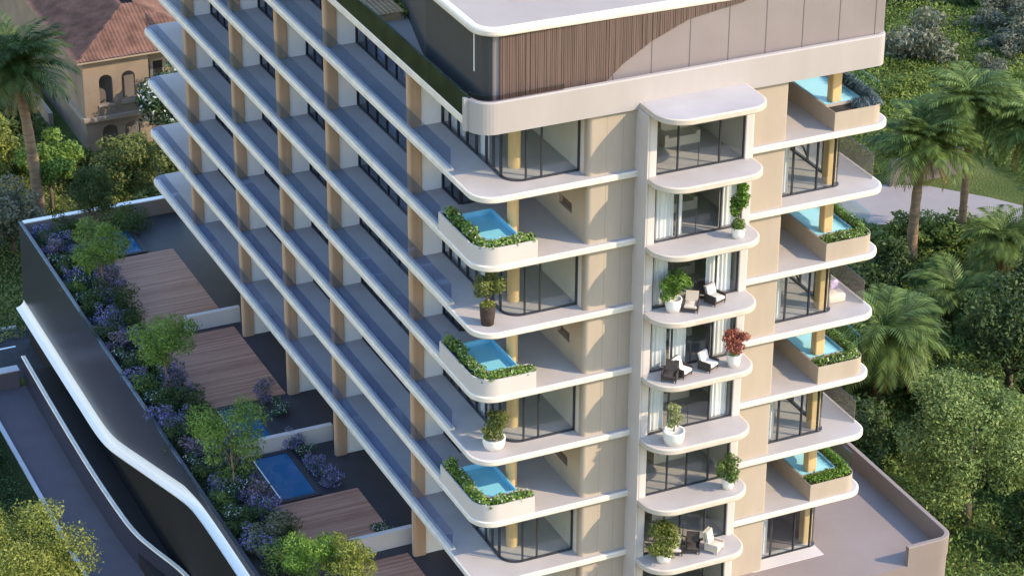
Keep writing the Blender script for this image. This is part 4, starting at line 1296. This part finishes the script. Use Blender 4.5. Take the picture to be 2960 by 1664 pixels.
def palm(loc, label, th, fr_len, nfr, seed, trunk_r=0.24, droop=1.0, dry=8, name='palm_tree', lean=None, mat='lf_palm'):
    t = thing(name, loc, label, 'palm tree')
    g = np.random.default_rng(seed)
    lx = g.uniform(-0.3, 0.3) if lean is None else lean
    tb = MB()
    pts, rad = [], []
    for i in range(13):
        f = i / 12
        pts.append((lx * f * f, 0.1 * math.sin(f * 3), th * f))
        rad.append(trunk_r * (1.25 - 0.4 * f + (0.12 if i % 2 else 0)) * (1 if f < 0.93 else 1.25))
    tb.tube(pts, rad, 12)
    local_mesh(tb, 'trunk', M['palmbark'], t)
    def fronds(n, el_lo, el_hi, ln, drp, sd):
        g = np.random.default_rng(sd)
        V = []
        for q in range(n):
            az = q * 2.39996 + g.uniform(-.3, .3)
            el = g.uniform(el_lo, el_hi)
            L = ln * g.uniform(0.8, 1.1)
            d = np.array([math.cos(az), math.sin(az), 0])
            side = np.array([-math.sin(az), math.cos(az), 0])
            p = np.array([lx, 0, th])
            e = el
            ns = 22
            prev = p
            for s in range(ns):
                f = s / ns
                step = L / ns
                dirv = d * math.cos(e) + np.array([0, 0, 1]) * math.sin(e)
                nxt = prev + dirv * step
                e -= drp * (0.4 + 1.2 * f) * 1.9 / ns
                up = np.cross(side, dirv)
                if up[2] < 0: up = -up
                wv = 0.035 * (1 - f) + 0.01
                V += [prev - side * wv, prev + side * wv, nxt + side * wv * .8, nxt - side * wv * .8]
                ll = L * 0.26 * math.sin(math.pi * min(1, 0.12 + 0.88 * f)) ** 0.7 * g.uniform(.85, 1.1) + 0.05
                for sg in (-1, 1):
                    tip = nxt + side * sg * ll * 0.78 + dirv * ll * 0.55 + up * ll * 0.10 - np.array([0, 0, ll * 0.28])
                    mid = prev * .45 + tip * .55 + up * ll * 0.08
                    bw = dirv * (step * 0.36)
                    V += [prev - bw * .6, mid - bw * 1.2, tip, mid + bw * 1.3]
                prev = nxt
        V = np.array(V)
        return V, np.arange(len(V)).reshape(-1, 4)
    V, F = fronds(nfr, R(0), R(86), fr_len, droop * 0.85, seed + 1)
    o = bpy.data.objects.new('crown', np_mesh('crown', V, F, M[mat]))
    COL.objects.link(o)
    o.parent = t
    if dry:
        V, F = fronds(dry, R(-60), R(-20), fr_len * 0.75, droop * 0.6, seed + 2)
        o = bpy.data.objects.new('dry_fronds', np_mesh('dry_fronds', V, F, M['lf_drypalm']))
        COL.objects.link(o)
        o.parent = t
    return t
palm((-2.6, 68.0, GZ), 'tall dark feathery palm with a long trunk at the far left', 11.6, 4.4, 84, 208, 0.34, 0.95, 10, lean=-0.9, mat='lf_darkpalm')
palm((49.1, 38.7, GZ), 'upright palm nearest the building, standing by the pale path', 8.3, 4.2, 100, 201, 0.30, 0.9, 12)
palm((53.3, 39.1, GZ), 'tallest palm with a slim leaning trunk beside the path', 9.9, 4.2, 90, 202, 0.23, 1.05, 6)
palm((56.2, 36.0, GZ), 'tall palm at the right edge of the path, partly cut off', 9.4, 4.2, 80, 203, 0.25, 1.2, 8)
palm((37.2, 23.4, GZ), 'low broad palm with drooping fronds beside the building', 3.9, 4.6, 66, 204, 0.36, 1.3, 12)
palm((47.0, 30.4, GZ), 'trunkless fern-like palm below the two tall palms', 1.2, 4.0, 48, 205, 0.30, 1.2, 3)
palm((52.2, 33.0, GZ), 'short palm below the right edge palm with pale hanging fronds', 2.9, 3.6, 54, 206, 0.32, 1.3, 12)
palm((40.2, 27.5, GZ), 'small palm behind the low broad palm, its bare pale stem showing', 2.6, 3.4, 36, 207, 0.22, 1.25, 6)

# small garden wall behind the path
gw = MB().box(54.0, 60.5, 49.3, 49.7, GZ - 0.1, GZ + 2.0).build('garden_wall', M['joint'], origin=(57, 49.5, GZ))
tag(gw, 'dark grey garden wall behind the pale path and palms', 'wall')

# hedges and bushes
def bush_proto(nm, mat, rx, rz, seed, n, leaf):
    return shrub(nm, (0, 0, 0), 'x', 'bush', rx, rz, mat, seed, n, leaf, 9)
BP = {'round_bush': bush_proto('round_bush', 'lf_mid', 1.5, 1.25, 301, 2600, 0.22), 'dark_bush': bush_proto('dark_bush', 'lf_dark', 1.6, 1.4, 302, 2600, 0.25), 'olive_bush': bush_proto('olive_bush', 'lf_olive', 1.5, 1.2, 303, 2600, 0.22),
      'grey_bush': bush_proto('grey_bush', 'lf_grey', 1.9, 1.3, 304, 3000, 0.24), 'yellow_bush': bush_proto('yellow_bush', 'lf_yellow', 1.2, 1.0, 305, 2000, 0.18), 'green_bush': bush_proto('green_bush', 'lf_hill', 1.8, 1.3, 306, 2800, 0.24)}
bused = {}
def bput(nm, x, y, s, lab, gr=None):
    if nm not in bused:
        bused[nm] = 1
        o = BP[nm]
        o.location = (x, y, GZ - 0.1)
        o.scale = (s, s, s)
    else:
        o = copy_thing(BP[nm], (x, y, GZ - 0.1), rnd(0, 6.28), scale=(s, s, s * rnd(.85, 1.15)))
    o['label'] = lab
    if gr: o['group'] = gr
    elif 'group' in o: del o['group']
    return o
# hedge of round bushes below the path
for x, y, s in ((45.0, 43.5, 1.0), (46.6, 42.4, 1.1), (48.3, 41.2, 1.05), (50.3, 41.0, 1.3), (52.0, 39.9, 1.35), (53.6, 38.9, 1.2)):
    bput('round_bush', x, y, s, 'rounded green bush in the hedge below the pale path', 'hedge bushes below the path')
bput('yellow_bush', 54.7, 37.6, 1.0, 'yellow-green bush at the end of the hedge near the path')
bput('yellow_bush', 31.8, 13.6, 0.9, 'yellow-tinged bush below the dark trees near the terrace parapet')
bput('grey_bush', 69.0, 68.9, 1.7, 'wide silvery grey bush high up beside the roof corner')
g = np.random.default_rng(77)
SC = {'green_bush': 'scrubby mid green bush on the hillside at upper right', 'olive_bush': 'olive scrub bush on the hillside at upper right', 'dark_bush': 'dark bush in the shady ground right of the building', 'grey_bush': 'grey-green scrub bush on the hillside at upper right'}
def inview(x, y, z):
    q = cam.matrix_world.inverted() @ Vector((x, y, z))
    return q
cnt = 0
for i in range(900):
    # ground cells right of and behind the building
    u, v = g.random(), g.random()
    x = 58 + 34 * u
    y = 44 + 52 * v
    if not (x * 0.9 + y * 0.1 > 50): continue
    if 44 < x < 63 and 39 < y < 52: continue
    nm = g.choice(['green_bush', 'olive_bush', 'grey_bush', 'green_bush', 'olive_bush'])
    bput(nm, x, y, g.uniform(0.35, 0.85), SC[nm], {'green_bush': 'green hillside scrub', 'olive_bush': 'olive hillside scrub', 'grey_bush': 'grey hillside scrub'}[nm])
    cnt += 1
    if cnt > 95: break
for x, y, s in ((76.5, 66.0, 1.2), (79.0, 68.5, 1.5), (82.0, 70.5, 1.6), (80.5, 74.5, 1.4), (77.5, 72.0, 1.0), (72.0, 63.5, .8)):
    bput('grey_bush', x, y, s, 'silvery grey dry bush near the top right corner', 'dry grey bushes at the top right corner')
for i in range(9):
    bput('dark_bush', 69.5 + i * 1.15, 82.6 - i * 0.75, 0.42 + 0.08 * (i % 3), 'low dark bush in the straight row across the top of the slope', 'row of dark bushes across the slope')
for x, y, s in ((27.5, 6.5, .8), (28.6, 10, 1.0), (30, 13.5, 1.1), (28, 15, 1.2), (33, 20, 1.2), (36, 17, 1.1), (39.5, 22, 1.3), (42.5, 27.5, 1.3), (38.5, 29, 1.2), (43, 34, 1.2), (45.5, 36.3, 1.2), (41, 19, 1.3), (43.5, 15, 1.4), (39, 13, 1.3), (48, 25, 1.4), (36, 5, 1.2), (50, 29, 1.2), (30.5, 20.5, 1.2), (34.0, 25.5, 1.2), (46, 17, 1.4), (40, 8, 1.4), (33, 30, 1.2), (38, 34, 1.3)):
    bput('dark_bush', x, y, s, 'dark leafy bush in the shady ground between building and right edge', 'dark bushes right of the building')
# left side: scrub rows behind the terrace
for x, y, s in ((0.2, 66.5, .9), (1.8, 67.2, .9), (3.2, 66.0, 0.8), (-0.8, 65.2, .8)):
    bput('yellow_bush', x, y, s, 'yellow-green scrub in the row behind the far terrace wall', 'yellow scrub behind the terrace wall')
for x, y, s in ((5.5, 66.5, 1.0), (6.8, 64.5, 1.0), (3.2, 70, .9), (2.0, 73.5, 1.0), (0.6, 75.5, 1.0), (-6.5, 69, 1.1), (-7.5, 75, 1.3), (-9, 62, 1.1), (-9, 68, 1.3), (-2.5, 76.5, 1.2), (-5, 80, 1.5), (-1, 83, 1.4), (9.8, 66, 1.1), (11.5, 71, 1.2)):
    bput('dark_bush', x, y, s, 'dark leafy bush in the garden between the terrace and villa', 'dark bushes in front of the villa')
for x, y, s in ((-16.5, 20, 1.0), (-16, 30, 1.0), (-15.2, 38, 0.8)):
    bput('green_bush', x, y, s, 'low green bush on the lawn left of the pavement', 'bushes left of the pavement')

# grassy scrub: uncountable tufts over the wild ground
def tufts(name, n, area, seed, mat, size, hmin=0.1, hmax=0.9):
    g = np.random.default_rng(seed)
    m = n * 2
    x = area[0] + (area[1] - area[0]) * g.random(m)
    y = area[2] + (area[3] - area[2]) * g.random(m)
    ph = np.sin(x * 0.31 + 1.3) * np.cos(y * 0.27) + np.sin(x * 0.83 + y * 0.6) * 0.6 + np.sin(x * 1.9 - y * 1.7) * 0.35
    keep = ~((x > 43.5) & (x < 63) & (y > 39.3) & (y < 51.5) & (x + y * 0.45 > 64)) & ~((x > VX - 1) & (x < 14.5) & (y > VY - 1) & (y < 99)) & ~((x < 25.4) & (x > -13) & (y < 52.0))
    h = np.clip(hmin + (hmax - hmin) * (ph + 1.6) / 3.2, hmin, hmax)
    x, y, h = x[keep][:n], y[keep][:n], h[keep][:n]
    k = len(x)
    z = GZ + h * g.random(k) ** 0.5
    pos = np.stack([x, y, z], 1)
    nm = g.normal(size=(k, 3)) * 0.7 + np.array([0, 0, 0.6])
    nm /= np.linalg.norm(nm, axis=1)[:, None]
    t = g.normal(size=(k, 3)) + np.array([0, 0, 0.8])
    t -= nm * (t * nm).sum(1)[:, None]
    t /= np.linalg.norm(t, axis=1)[:, None]
    b = np.cross(nm, t)
    s = size * (0.6 + 0.9 * g.random(k))[:, None]
    V = np.stack([pos - t * s * .5, pos + b * s * .2, pos + t * s * .5, pos - b * s * .2], 1).reshape(-1, 3)
    o = bpy.data.objects.new(name, np_mesh(name, V, np.arange(4 * k).reshape(-1, 4), M[mat]))
    COL.objects.link(o)
    return tag(o, kind='stuff')
tag(tufts('hillside_scrub', 170000, (54, 96, 40, 104), 401, 'lf_hill', 0.26, 0.1, 1.1), 'rough green scrub and grass covering the hillside at upper right', 'scrub')
tag(tufts('shade_undergrowth', 80000, (25.5, 56, -2, 52), 402, 'lf_mid', 0.26, 0.1, 1.0), 'dark undergrowth on the ground right of the building', 'undergrowth')
tag(tufts('meadow_grass', 60000, (-14, 14, 52.2, 100), 403, 'lf_olive', 0.24, 0.1, 0.6), 'wild grass on the ground around the villa', 'grass')
tag(tufts('verge_grass', 45000, (-24, -12.7, 10, 46), 404, 'lf_dark', 0.16, 0.03, 0.16), 'lawn grass left of the pavement, its colour darkened for the building shadow', 'grass')
